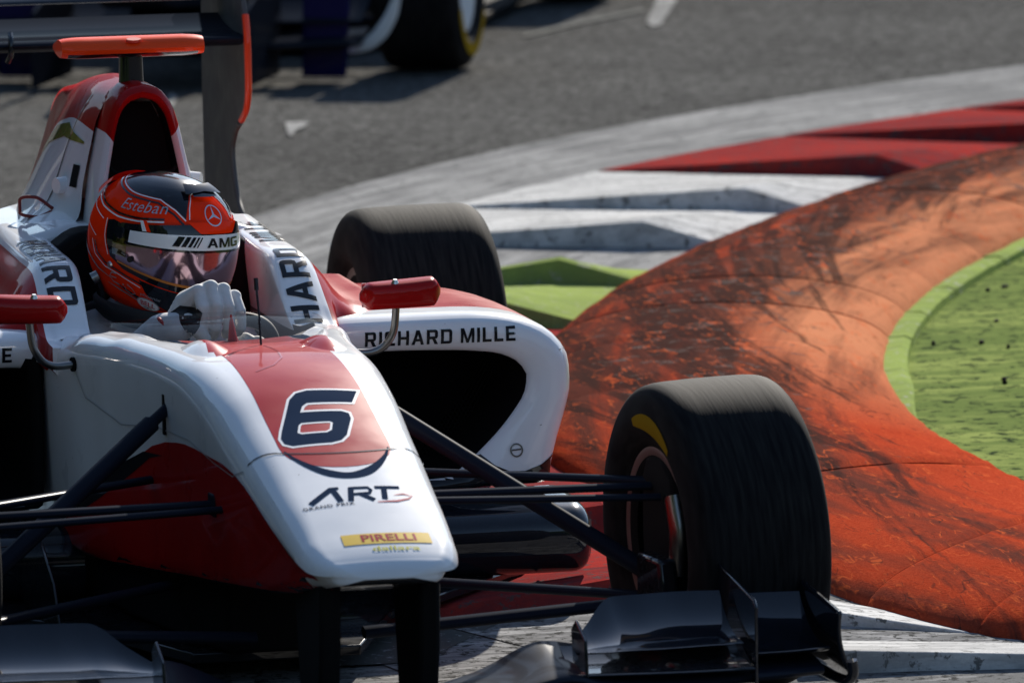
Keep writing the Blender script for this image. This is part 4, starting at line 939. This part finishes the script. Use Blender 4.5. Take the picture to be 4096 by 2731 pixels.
# --- rear wing
rw = part(empty('rear_wing', (0, 3.3, .5))); RI = Matrix.Translation((0, -3.3, -.5))
def rp(o): o.parent = rw; o.matrix_parent_inverse = RI; return o
rp(plane('main_plane', [(-.463, 3.07, .945, .32, 6), (0, 3.07, .945, .32, 6), (.463, 3.07, .945, .32, 6)], GREYD, .09, -.10, 12))
rp(plane('flap', [(-.463, 3.33, 1.015, .20, 30), (0, 3.33, 1.015, .20, 30), (.463, 3.33, 1.015, .20, 30)], GLOSSB, .08, -.12, 12))
for s in (1, -1):
    front = spl([(3.12, 1.045), (3.085, .985), (3.070, .93), (3.068, .84), (3.085, .80), (3.15, .762), (3.24, .722), (3.278, .68), (3.262, .63), (3.225, .58), (3.165, .54), (3.13, .48)], 40)
    poly = [tuple(p) for p in front]+[(3.20, .40), (3.60, .40), (3.615, .80), (3.60, 1.12), (3.30, 1.10)]
    e_ = rp(prism('endplate', poly, 'x', s*.470-.006, s*.470+.006, GREYP, None, .002))
    rp(tube('endplate_edge', [(s*.470, p[0]-.001, p[1]) for p in front[3:19]], .0078, mat('edge_red', (.75, .06, .02), .35, coat=.6), None, 8, n=30))
    rp(tube('endplate_edge', [(s*.470, p[0]-.001, p[1]) for p in front[19:]], .0070, GREYP, None, 8, n=30))
rp(tube('gurney_clip', [(-.052, 3.085, .972), (-.055, 3.062, .955), (-.056, 3.060, .930), (-.060, 3.08, .912)], .006, GLOSSB, None, 10, n=14))
rp(plane('beam_wing', [(-.46, 3.2, .42, .20, 10), (0, 3.2, .42, .20, 10), (.46, 3.2, .42, .20, 10)], CARBON, .09, -.10, 8))
# gearbox so the rear wing and suspension have something to hang from
prism('gearbox', [(-.14, .10), (.14, .10), (.16, .30), (.10, .44), (-.10, .44), (-.16, .30)], 'y', 2.3, 3.25, MATTEB, None, .02); part(col.objects[-1])
prism('wing_tower', [(3.05, .42), (3.24, .42), (3.24, .56), (3.10, .56)], 'x', -.11, .11, MATTEB, None, .01); part(col.objects[-1])
# --- steering wheel
swp = [(.092*math.copysign(abs(math.cos(a))**.5, math.cos(a)), .118*math.copysign(abs(math.sin(a))**.5, math.sin(a))) for a in np.linspace(0, 2*math.pi, 49)[:-1]]
sw_rot = R(-7); SWC = np.array([.026, .950, .485]); tilt = R(25)
def swpt(u, v, w_=0):
    a, b = u*math.cos(sw_rot)-v*math.sin(sw_rot), u*math.sin(sw_rot)+v*math.cos(sw_rot)
    return tuple(SWC+np.array([a, -b*math.sin(tilt)*-1+w_*math.cos(tilt), b*math.cos(tilt)-w_*math.sin(tilt)]))
ring_ = [swpt(u, v) for u, v in swp]; ring_.append(ring_[0])
stw = part(tube('steering_wheel', ring_, .0145, STRAPB, None, 12, n=90, caps=False))
tube('wheel_spoke', [swpt(-.085, 0), swpt(0, 0, -.01), swpt(.085, 0)], .016, STRAPB, stw, 10)
tube('steering_column', [swpt(0, 0, -.01), tuple(SWC+np.array([-.01, -.28, -.08]))], .02, MATTEB, stw, 10)

# ================================================================== DRIVER
driver = tag(empty('person', (0, 1.50, .25)), 'driver in orange and black helmet and white gloves steering from the cockpit', 'person')
DI = Matrix.Translation((0, -1.50, -.25))
def dp(o): o.parent = driver; o.matrix_parent_inverse = DI; return o
def capsules(name, chains, material, vox, smooth_it=6, extra=None):
    """continuous skin: tapered capsules fused by voxel remesh"""
    bm = bmesh.new()
    for pts, rad in chains:
        P = np.array(pts, float)
        for k in range(len(P)-1):
            a, b, ra, rb = P[k], P[k+1], rad[k], rad[k+1]; L = np.linalg.norm(b-a); st = max(2, int(L/(min(ra, rb)*.35))+1)
            for f in np.linspace(0, 1, st):
                p = a*(1-f)+b*f; r = ra*(1-f)+rb*f
                bmesh.ops.create_icosphere(bm, subdivisions=2, radius=r, matrix=Matrix.Translation(p))
    for c, sx_, rotm in (extra or []):
        bmesh.ops.create_icosphere(bm, subdivisions=3, radius=1, matrix=Matrix.Translation(c) @ rotm.to_4x4() @ Matrix.Diagonal((*sx_, 1)))
    me_ = bpy.data.meshes.new(name); bm.to_mesh(me_); bm.free(); o = bpy.data.objects.new(name, me_); col.objects.link(o)
    md = o.modifiers.new('remesh', 'REMESH'); md.mode = 'VOXEL'; md.voxel_size = vox; md.use_smooth_shade = True
    m2 = o.modifiers.new('smooth', 'SMOOTH'); m2.factor = .5; m2.iterations = smooth_it
    dg = bpy.context.evaluated_depsgraph_get(); me2 = bpy.data.meshes.new_from_object(o.evaluated_get(dg)); o.modifiers.clear(); o.data = me2
    me2.materials.clear(); me2.materials.append(material); me2.polygons.foreach_set('use_smooth', np.ones(len(me2.polygons), dtype=bool)); return o
# torso, legs, arms and neck in one skin (mostly hidden down in the tub)
wristR = (-.062, .985, .578); wristL = (.115, 1.03, .50)
body = dp(capsules('body', [([(0, 1.62, .30), (0, 1.57, .42), (0, 1.53, .52), (0, 1.48, .60)], [.13, .14, .12, .06]),
    ([(-.12, 1.56, .50), (-.155, 1.36, .42), (-.12, 1.14, .50), (-.085, 1.03, .565), wristR], [.065, .055, .045, .040, .034]),
    ([(.12, 1.56, .50), (.155, 1.36, .42), (.14, 1.16, .44), wristL], [.065, .055, .042, .032]),
    ([(-.07, 1.60, .30), (-.09, 1.20, .34), (-.08, .86, .34)], [.08, .07, .055]), ([(.07, 1.60, .30), (.09, 1.20, .34), (.08, .86, .34)], [.08, .07, .055])], SUIT, .009, 8))
# right-hand glove: knuckles up, four fingers curled over the rim, thumb along the near side
def hand(name, W, scale=1.0, mir=1):
    W = np.array(W, float)
    def q(x, y, z): return tuple(W+np.array([x*mir, y, z])*scale)
    ch = []
    # palm / back of the hand from the wrist up to the knuckles
    kn = [(.028, -.026, .068), (.052, -.026, .076), (.077, -.022, .070), (.100, -.014, .055)]
    for i, k in enumerate(kn):
        ch.append(([q(-.010, .020, -.005), q((k[0]-.01)*.6, .008, k[2]*.62), q(*k)], [.030, .027, .0165-.0008*i]))
    mids = [(.030, -.052, .040), (.055, -.055, .044), (.081, -.051, .040), (.106, -.040, .029)]
    tips = [(.030, -.046, .002), (.056, -.049, .002), (.083, -.044, .000), (.108, -.034, -.002)]
    ends = [(.030, -.020, -.014), (.056, -.021, -.016), (.082, -.018, -.016), (.106, -.012, -.014)]
    for i in range(4):
        r0 = [.0128, .0132, .0128, .0115][i]
        ch.append(([q(*kn[i]), q(*mids[i]), q(*tips[i]), q(*ends[i])], [r0*1.08, r0, r0*.92, r0*.86]))
    ch.append(([q(-.004, -.004, .012), q(.004, -.034, .012), q(.020, -.050, -.002), q(.034, -.048, -.020)], [.022, .018, .0155, .013]))
    return capsules(name, ch, GLOVE, .0022, 3)
gl = dp(hand('glove', (-.050, 1.000, .579), 1.0)); gl['label'] = 'white knitted driving glove gripping the steering wheel'
gl2 = dp(hand('glove', (.125, 1.03, .47), 1.0, -1))
BG = bvh_of(gl)
# dark palm patch between thumb and wrist, red wrist strap
pg = projector(BG, (-.052, .5, .601), (1, 0, 0), (0, 0, 1), (0, 1, 0), .0012)
place('palm_patch', art([[[(-.026, -.030), (-.020, .006), (-.004, .020), (.022, .018), (.030, .010), (.024, -.016), (.012, -.034), (-.006, -.040)]]], .006), pg, STRAPB, gl)
tube('wrist_strap', [tuple(np.array((-.073, 1.005, .566))+.036*np.array((math.cos(a)*.62, math.sin(a), -math.cos(a)*.78))) for a in np.linspace(0, 2*math.pi, 25)], .0045, STRAPR, gl, 8, caps=False)
# --- helmet
HC = Vector((-.012, 1.430, .694))
hyaw = R(33)
fw = Vector((math.sin(hyaw), -math.cos(hyaw), 0)); lf_ = Vector((math.cos(hyaw), math.sin(hyaw), 0))   # facing, helmet's left
Hm = Matrix((fw, lf_, Vector((0, 0, 1)))).transposed()
Hm = Hm @ Matrix.Rotation(R(9), 3, 'Y') @ Matrix.Rotation(R(-3), 3, 'X')   # chin down a little, slight tilt
def S(az, el, off=0.):
    a, e = R(az), R(el); d = Vector((math.cos(e)*math.cos(a), math.cos(e)*math.sin(a), math.sin(e)))
    lo = max(0, -d.z); af = .152 if d.x > 0 else .158
    if d.x > 0: af += .010*lo
    bs = .126-.016*lo; cu = .136 if d.z > 0 else .150
    n = 2.35
    r = (abs(d.x/af)**n+abs(d.y/bs)**n+abs(d.z/cu)**n)**(-1/n)
    p = d*(r+off)
    if p.z < -.128-off*.3: p.z = -.128-off*.3+(p.z+.128)*.06
    return tuple(HC+Hm @ p)
G = np.array([[S(az, el) for az in np.linspace(-180, 180, 97)[:-1]] for el in np.linspace(-89, 89, 60)])
helmet = dp(fix(grid('helmet', G, HELM, closed_u=True, caps=(True, True)), R(50))); helmet['label'] = 'orange full-face race helmet with black crown, white sun strip and mirrored visor'
def hd(name, loops, material, off=.001, step=4): return place(name, art(loops, step), lambda u, v: S(u, v, off), material, helmet)
def vgrid(name, az0, az1, lo, hi, off, material, n=60, m=12, taper=None):
    G = np.zeros((n, m, 3))
    for j in range(n):
        a = az0+(az1-az0)*j/(n-1)
        l, h_ = lo(a), hi(a)
        for i in range(m): G[j, i] = S(a, l+(h_-l)*i/(m-1), off)
    return grid(name, G, material, helmet)
# black surround (eyeport, side triangle and chin front), then visor, strip
eye = [(-106, 19), (-98, 21), (-80, 19), (-60, 20), (-40, 21), (-20, 21), (0, 20), (20, 21), (40, 21), (60, 20), (80, 19), (98, 21), (106, 19), (104, 5), (98, -12), (80, -21), (50, -25), (20, -27), (0, -28), (-20, -27), (-50, -25), (-80, -21), (-98, -12), (-104, 5)]
hd('eyeport_surround', [[eye]], HBLACK, .0010)
chin = [(-62, -25), (-30, -27), (0, -28), (30, -27), (62, -25), (54, -36), (40, -44), (20, -50), (0, -52), (-20, -50), (-40, -44), (-54, -36)]
hd('chin_panel', [[chin]], HBLACK, .0014)
vis = vgrid('visor', -88, 88, lambda a: -20+.0012*a*a*.8, lambda a: 8.0, .0050, VISOR)
vgrid('visor_trim', -86, 86, lambda a: -21.5+.0012*a*a*.8, lambda a: -19.6+.0012*a*a*.8, .0056, mat('visor_trim_orange', (.55, .18, .03), .3), m=3)
strip = vgrid('sun_strip', -74, 74, lambda a: 7.0-abs(a)*.015, lambda a: 18.0-abs(a)*.03, .0068, HWHITE, m=8)
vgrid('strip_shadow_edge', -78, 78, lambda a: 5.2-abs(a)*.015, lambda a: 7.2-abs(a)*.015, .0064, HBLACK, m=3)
# peak above the strip: raised black brow with an orange centre
vgrid('visor_brow', -86, 86, lambda a: 18.0-abs(a)*.03, lambda a: 26.5-abs(a)*.07, .0062, HBLACK, m=8)
vgrid('brow_centre', -26, 26, lambda a: 18.6+max(0, abs(a)-16)*.75, lambda a: 26.6, .0074, HELM, m=8)
for sg in (-1, 1): hd('brow_slash', [[[(sg*62, 17), (sg*58, 17), (sg*63, 25), (sg*66, 25)]]], HWHITE, .0076); hd('brow_slash', [[[(sg*58, 17), (sg*54.5, 17), (sg*59.5, 25), (sg*63, 25)]]], HELM, .0076)
bmT = glyphs('AMG', 6.6, 2, 1.5, .12); place('strip_lettering', bmT, lambda u, v: S(u+6, v+12.2, .0080), HBLACK, helmet)
for k, wd_ in enumerate([5.0, 3.4, 2.4, 1.6, 1.0]):
    u0 = -37+[0, 6.4, 11.2, 15.0, 18.0][k]; hd('strip_bar', [[[(u0, 8.8), (u0+wd_, 8.8), (u0+wd_+4, 16.0), (u0+4, 16.0)]]], HBLACK, .0080)
# crown: black cap with white keyline
cap = [(-180, 58), (-150, 57), (-120, 53), (-95, 50), (-70, 48), (-52, 46), (-36, 37), (-27, 29), (-25, 38), (-20, 50), (-10, 55), (0, 56), (10, 55), (20, 50), (25, 38), (27, 29), (36, 37), (52, 46), (70, 48), (95, 50), (120, 53), (150, 57), (180, 58), (180, 88), (-180, 88)]
hd('black_crown', [[cap]], HBLACK, .0014, 5)
edge_ = [(-150, 57), (-120, 53), (-95, 50), (-70, 48), (-52, 46), (-36, 37), (-27, 29)]
for sg in (-1, 1):
    e2 = [(sg*-a, b) for a, b in edge_]
    hd('keyline', [stripe([(a, b-1.2) for a, b in e2], 1.1)], HWHITE, .0017, 5)
    hd('keyline', [stripe([(a+sg*1.5, b-4.4) for a, b in e2], 1.6)], HBLACK, .0017, 5)
    hd('keyline', [stripe([(sg*24, 29), (sg*23, 38), (sg*18, 50), (sg*10, 55)], .9)], HWHITE, .0020, 5)
    for (pts, wd_, m_) in [([(150, 33), (120, 27), (95, 24.5), (70, 24.5), (45, 26)], 1.3, HWHITE), ([(150, 37), (120, 30), (95, 27.5), (70, 27), (45, 28)], 1.6, HBLACK), ([(150, 28), (130, 22), (112, 18)], .9, HWHITE),
                           ([(120, -2), (116, -12), (104, -20), (80, -25.5), (55, -29), (40, -32)], 1.6, HBLACK), ([(124, -2), (120, -14), (106, -23), (80, -28.5), (60, -32)], 1.0, HWHITE),
                           ([(150, -2), (135, -14), (118, -26), (100, -33)], [.3, 2.4, 1.6, .3], SILVER), ([(96, -36), (80, -40), (60, -44), (40, -47), (30, -47)], [.4, 2.2, 3.4, 2.4, .6], HBLACK), ([(150, 12), (128, 6), (118, 2)], .8, HWHITE), ([(107, 20), (105.5, 6), (100, -11)], .9, HWHITE)]:
        hd('keyline', [stripe([(sg*a, b) for a, b in pts], wd_)], m_, .0020, 5)
# name, initials, badges on the helmet's right cheek
bmT = text_bm('Esteban', 13, 3, -.003, .25, 1.15, 1.05); place('name_lettering', bmT, lambda u, v: S(u*1.1-70, v*1.1+36.5, .0022), SILVER, helmet)
hd('initials', [stripe([(-90, -27), (-97, -27), (-101, -31), (-97, -35.5), (-88, -37)], 1.1), stripe([(-99, -31), (-91, -31.5)], 1.0), stripe([(-83, -35.5), (-81, -35.8)], 1.4), stripe([(-76, -34), (-70, -36), (-66, -40), (-72, -42.5), (-79, -40), (-80, -37)], 1.1), stripe([(-108, -37), (-90, -42), (-66, -46), (-56, -49)], [.2, 1.8, 1.2, .2])], SILVER, .0024)
ell = lambda cx, cy, a, b, rot=0: [(cx+a*math.cos(t)*math.cos(rot)-b*math.sin(t)*math.sin(rot), cy+a*math.cos(t)*math.sin(rot)+b*math.sin(t)*math.cos(rot)) for t in np.linspace(0, 2*math.pi, 33)[:-1]]
hd('badge_rim', [[ell(-52, -46.5, 13.5, 6.4)]], SILVER, .0022); hd('badge', [[ell(-52, -46.5, 12.3, 5.5)]], HWHITE, .0028)
bmT = text_bm('BELL', 7.2, 2, .02, 0, 1.15); place('badge_lettering', bmT, lambda u, v: S(u-52, v-45.8, .0034), mat('badge_print', (.5, .02, .03), .4), helmet)
bmT = text_bm('HELMETS', 2.2, 2, .01, 0, 1.3); place('badge_lettering', bmT, lambda u, v: S(u-52, v-49.9, .0034), HBLACK, helmet)
bmT = text_bm('phoenix', 4.2, 2, .01, .2, 1.5); place('cheek_lettering', bmT, lambda u, v: S(u-50, v-37, .0034), SILVER, helmet)
# three-pointed star in a ring on the forehead
SC = (-2, 32); rr = 8.2
hd('star_badge', [[ell(*SC, rr*1.08, rr), ell(*SC, rr*.96, rr*.885)]]+[[[(SC[0]+rr*1.0*math.sin(R(t)), SC[1]+rr*.93*math.cos(R(t))), (SC[0]+1.2*math.sin(R(t+60)), SC[1]+1.2*math.cos(R(t+60))), (SC[0], SC[1]), (SC[0]+1.2*math.sin(R(t-60)), SC[1]+1.2*math.cos(R(t-60)))]] for t in (0, 120, 240)], SILVER, .0085, 3)
# visor hinge, tear-off tab, vents, radio plug
hp = Vector(S(-84, 8, .006)); 
G = np.zeros((10, 8, 3))
vgrid('tear_off', -92, -76, lambda a: -8, lambda a: 17-abs(a+84)*.35, .0062, TEAR, n=14, m=10)
tube('visor_hinge', [S(-85, 12, .004), S(-85, 12, .011)], [.013, .011], HBLACK, helmet); tube('tear_off_post', [S(-70, -8, .004), S(-70, -8, .010)], .006, HBLACK, helmet)
tube('shell_screw', [S(-98, -20, .001), S(-98, -20, .005)], [.007, .006], METAL, helmet)
vgrid('crown_vent', -26, 26, lambda a: 52-abs(a)*.15, lambda a: 60, .012, HBLACK, n=20, m=8)
vgrid('crown_scoop', -17, 17, lambda a: 47, lambda a: 54, .0085, HBLACK, n=16, m=6)
vgrid('rear_spoiler', 135, 225, lambda a: 36-abs(a-180)*.12, lambda a: 50-abs(a-180)*.15, .010, HELM, n=24, m=6)
dp(fix(grid('neck_collar', np.array([[tuple(HC+Hm @ Vector((r*1.18*math.cos(a)-.012, r*math.sin(a), z))) for a in np.linspace(0, 2*math.pi, 41)[:-1]] for r, z in ((.100, -.122), (.106, -.130), (.102, -.150), (.085, -.165))]), STRAPB, closed_u=True)))
# head-and-neck device tether at the helmet's rear right
tube('neck_tether', [S(-128, -38, .002), tuple(Vector(S(-128, -50, .012))), (-.16, 1.50, .56), (-.17, 1.56, .53)], .010, STRAPB, helmet, 8, (1, .4), n=14)
tube('tether_clip', [S(-126, -34, .0), S(-126, -34, .014)], .012, STEEL, helmet)

# ================================================================== FOLLOWING CAR
bcar = tag(empty('race_car', (1.96, 12.40, GZ), (0, 0, R(-23))), 'dark blue open-wheel race car following behind on the asphalt', 'race car')
def bp(o, parent=None): o.parent = parent or bcar; return o
# local frame: wheel contact at the origin height, x to its left, y to its rear, front axle at y=0 (offset so the visible front-left tyre stands right)
def bwheel(x, y, r, wd):
    rt = empty('wheel', (x, y, r)); rt.parent = bcar; h = wd/2; rb = .17
    prof = spl([(-h*.84, rb), (-h*.99, rb+.035), (-h*1.02, (rb+r)/2), (-h*.97, r-.035), (-h*.86, r-.008), (-h*.5, r), (h*.5, r), (h*.86, r-.008), (h*.97, r-.035), (h*1.02, (rb+r)/2), (h*.99, rb+.035), (h*.84, rb)], 50)
    ty = revolve('tyre', prof, TYRE, rt, 64)
    revolve('rim', [(-h*.8, .0), (-h*.8, .1), (-h*.86, rb), (-h*.5, rb-.02), (h*.5, rb-.02), (h*.88, rb+.004), (h*.90, rb-.03), (h*.75, .09), (h*.72, .0)], WHT2, rt, 48)
    n_ = 40
    for a0, a1 in ((200, 330), (20, 150)):
        V = []; F = []
        for k in range(n_):
            a = R(a0+(a1-a0)*k/(n_-1))
            for q_ in (rb+.045, rb+.085): V.append((h*1.02+.002, q_*math.cos(a), q_*math.sin(a)))
        for k in range(n_-1): F.append((2*k, 2*k+1, 2*k+3, 2*k+2))
        mesh('yellow_marking', V, F, mat('tyre_yellow', (.26, .17, .015), .7, spec=0.), rt)
    return rt
FX = .80
bwheel(FX, .33, .30, .30); bwheel(-FX, .33, .29, .27); bwheel(FX, 3.1, .30, .31); bwheel(-FX, 3.1, .30, .31)
nose_s = []
for y, wd, zt, zb in [(-.75, .08, .36, .33), (-.70, .12, .38, .31), (-.4, .15, .46, .27), (0, .18, .57, .24), (.6, .22, .63, .20), (1.2, .28, .62, .14), (2.2, .24, .80, .10), (3.2, .12, .5, .12)]:
    nose_s.append(half(y, wd, zt, zb, min(.05, (zt-zb)*.3), .012, .01, wd*.9))
nose_s = np.array(nose_s); fl_ = np.concatenate([nose_s, (nose_s*np.array([-1, 1, 1]))[:, -2:0:-1]], axis=1)
bp(fix(loft('body', [-.75, -.70, -.4, 0, .6, 1.2, 2.2, 3.2], fl_, 40, material=GREYD, closed_u=True, caps=(True, True))))
for s in (1, -1):
    bp(prism('sidepod', [(s*.26, 1.25), (s*.70, 1.32), (s*.74, 1.7), (s*.60, 2.4), (s*.3, 3.0), (s*.26, 3.0)], 'z', .12, .52, GREYD, None, .05))
    bp(prism('endplate', [(-.62, .02), (-.10, .02), (-.05, .30), (-.30, .34), (-.60, .27)], 'x', s*.36-.008, s*.36+.008, GREYD, None, .004))
    # broad blue plate facing forward beside the nose
    bp(prism('blue_vane', [(s*.45, .012), (s*.60, .012), (s*.62, .32), (s*.46, .32)], 'y', -.13, -.10, BLUE, None, .006))
    a_ = [(.60, -.06, .095), (.65, -.06, .11), (.70, -.06, .145), (.745, -.06, .21), (.775, -.06, .30)]
    bp(tube('wing_tip', [(s*x, y, z) for x, y, z in a_], [.008, .022, .024, .020, .010], WHT2, None, 12, (.35, 1.0), n=24))
    for (x, y0, z0) in [(.2, .30, .17), (.2, .30, .36)]: bp(tube('suspension_arm', [(s*x, y0, z0), (s*.66, .33, z0)], .014, ARM, None, 10))
def bplane(st, m_, t=.1): return bp(plane('front_wing_plane', st, m_, t, -.08, 24))
bplane([(-.66, -.25, .135, .26, 8), (0, -.35, .12, .26, 4), (.66, -.25, .135, .26, 8)], GREYD); bplane([(-.66, -.15, .20, .2, 22), (-.2, -.18, .20, .18, 20), (.2, -.18, .20, .18, 20), (.66, -.15, .20, .2, 22)][:], GREYD, .06)
bp(prism('floor', [(-.4, .8), (.4, .8), (.70, 1.3), (.70, 3.0), (-.70, 3.0), (-.70, 1.3)], 'z', .03, .05, MATTEB, None, .003))
bp(tube('orange_flash', [(-.9, -.2, .14), (-.45, -.26, .145)], .012, ORANGE, None, 10))
bp(prism('rear_wing', [(3.2, .75), (3.6, .80), (3.6, .83), (3.2, .78)], 'x', -.45, .45, GREYD, None, .004))
for s in (1, -1): bp(prism('rear_endplate', [(3.15, .45), (3.65, .45), (3.65, .9), (3.15, .88)], 'x', s*.46-.005, s*.46+.005, BLUE, None, .003))
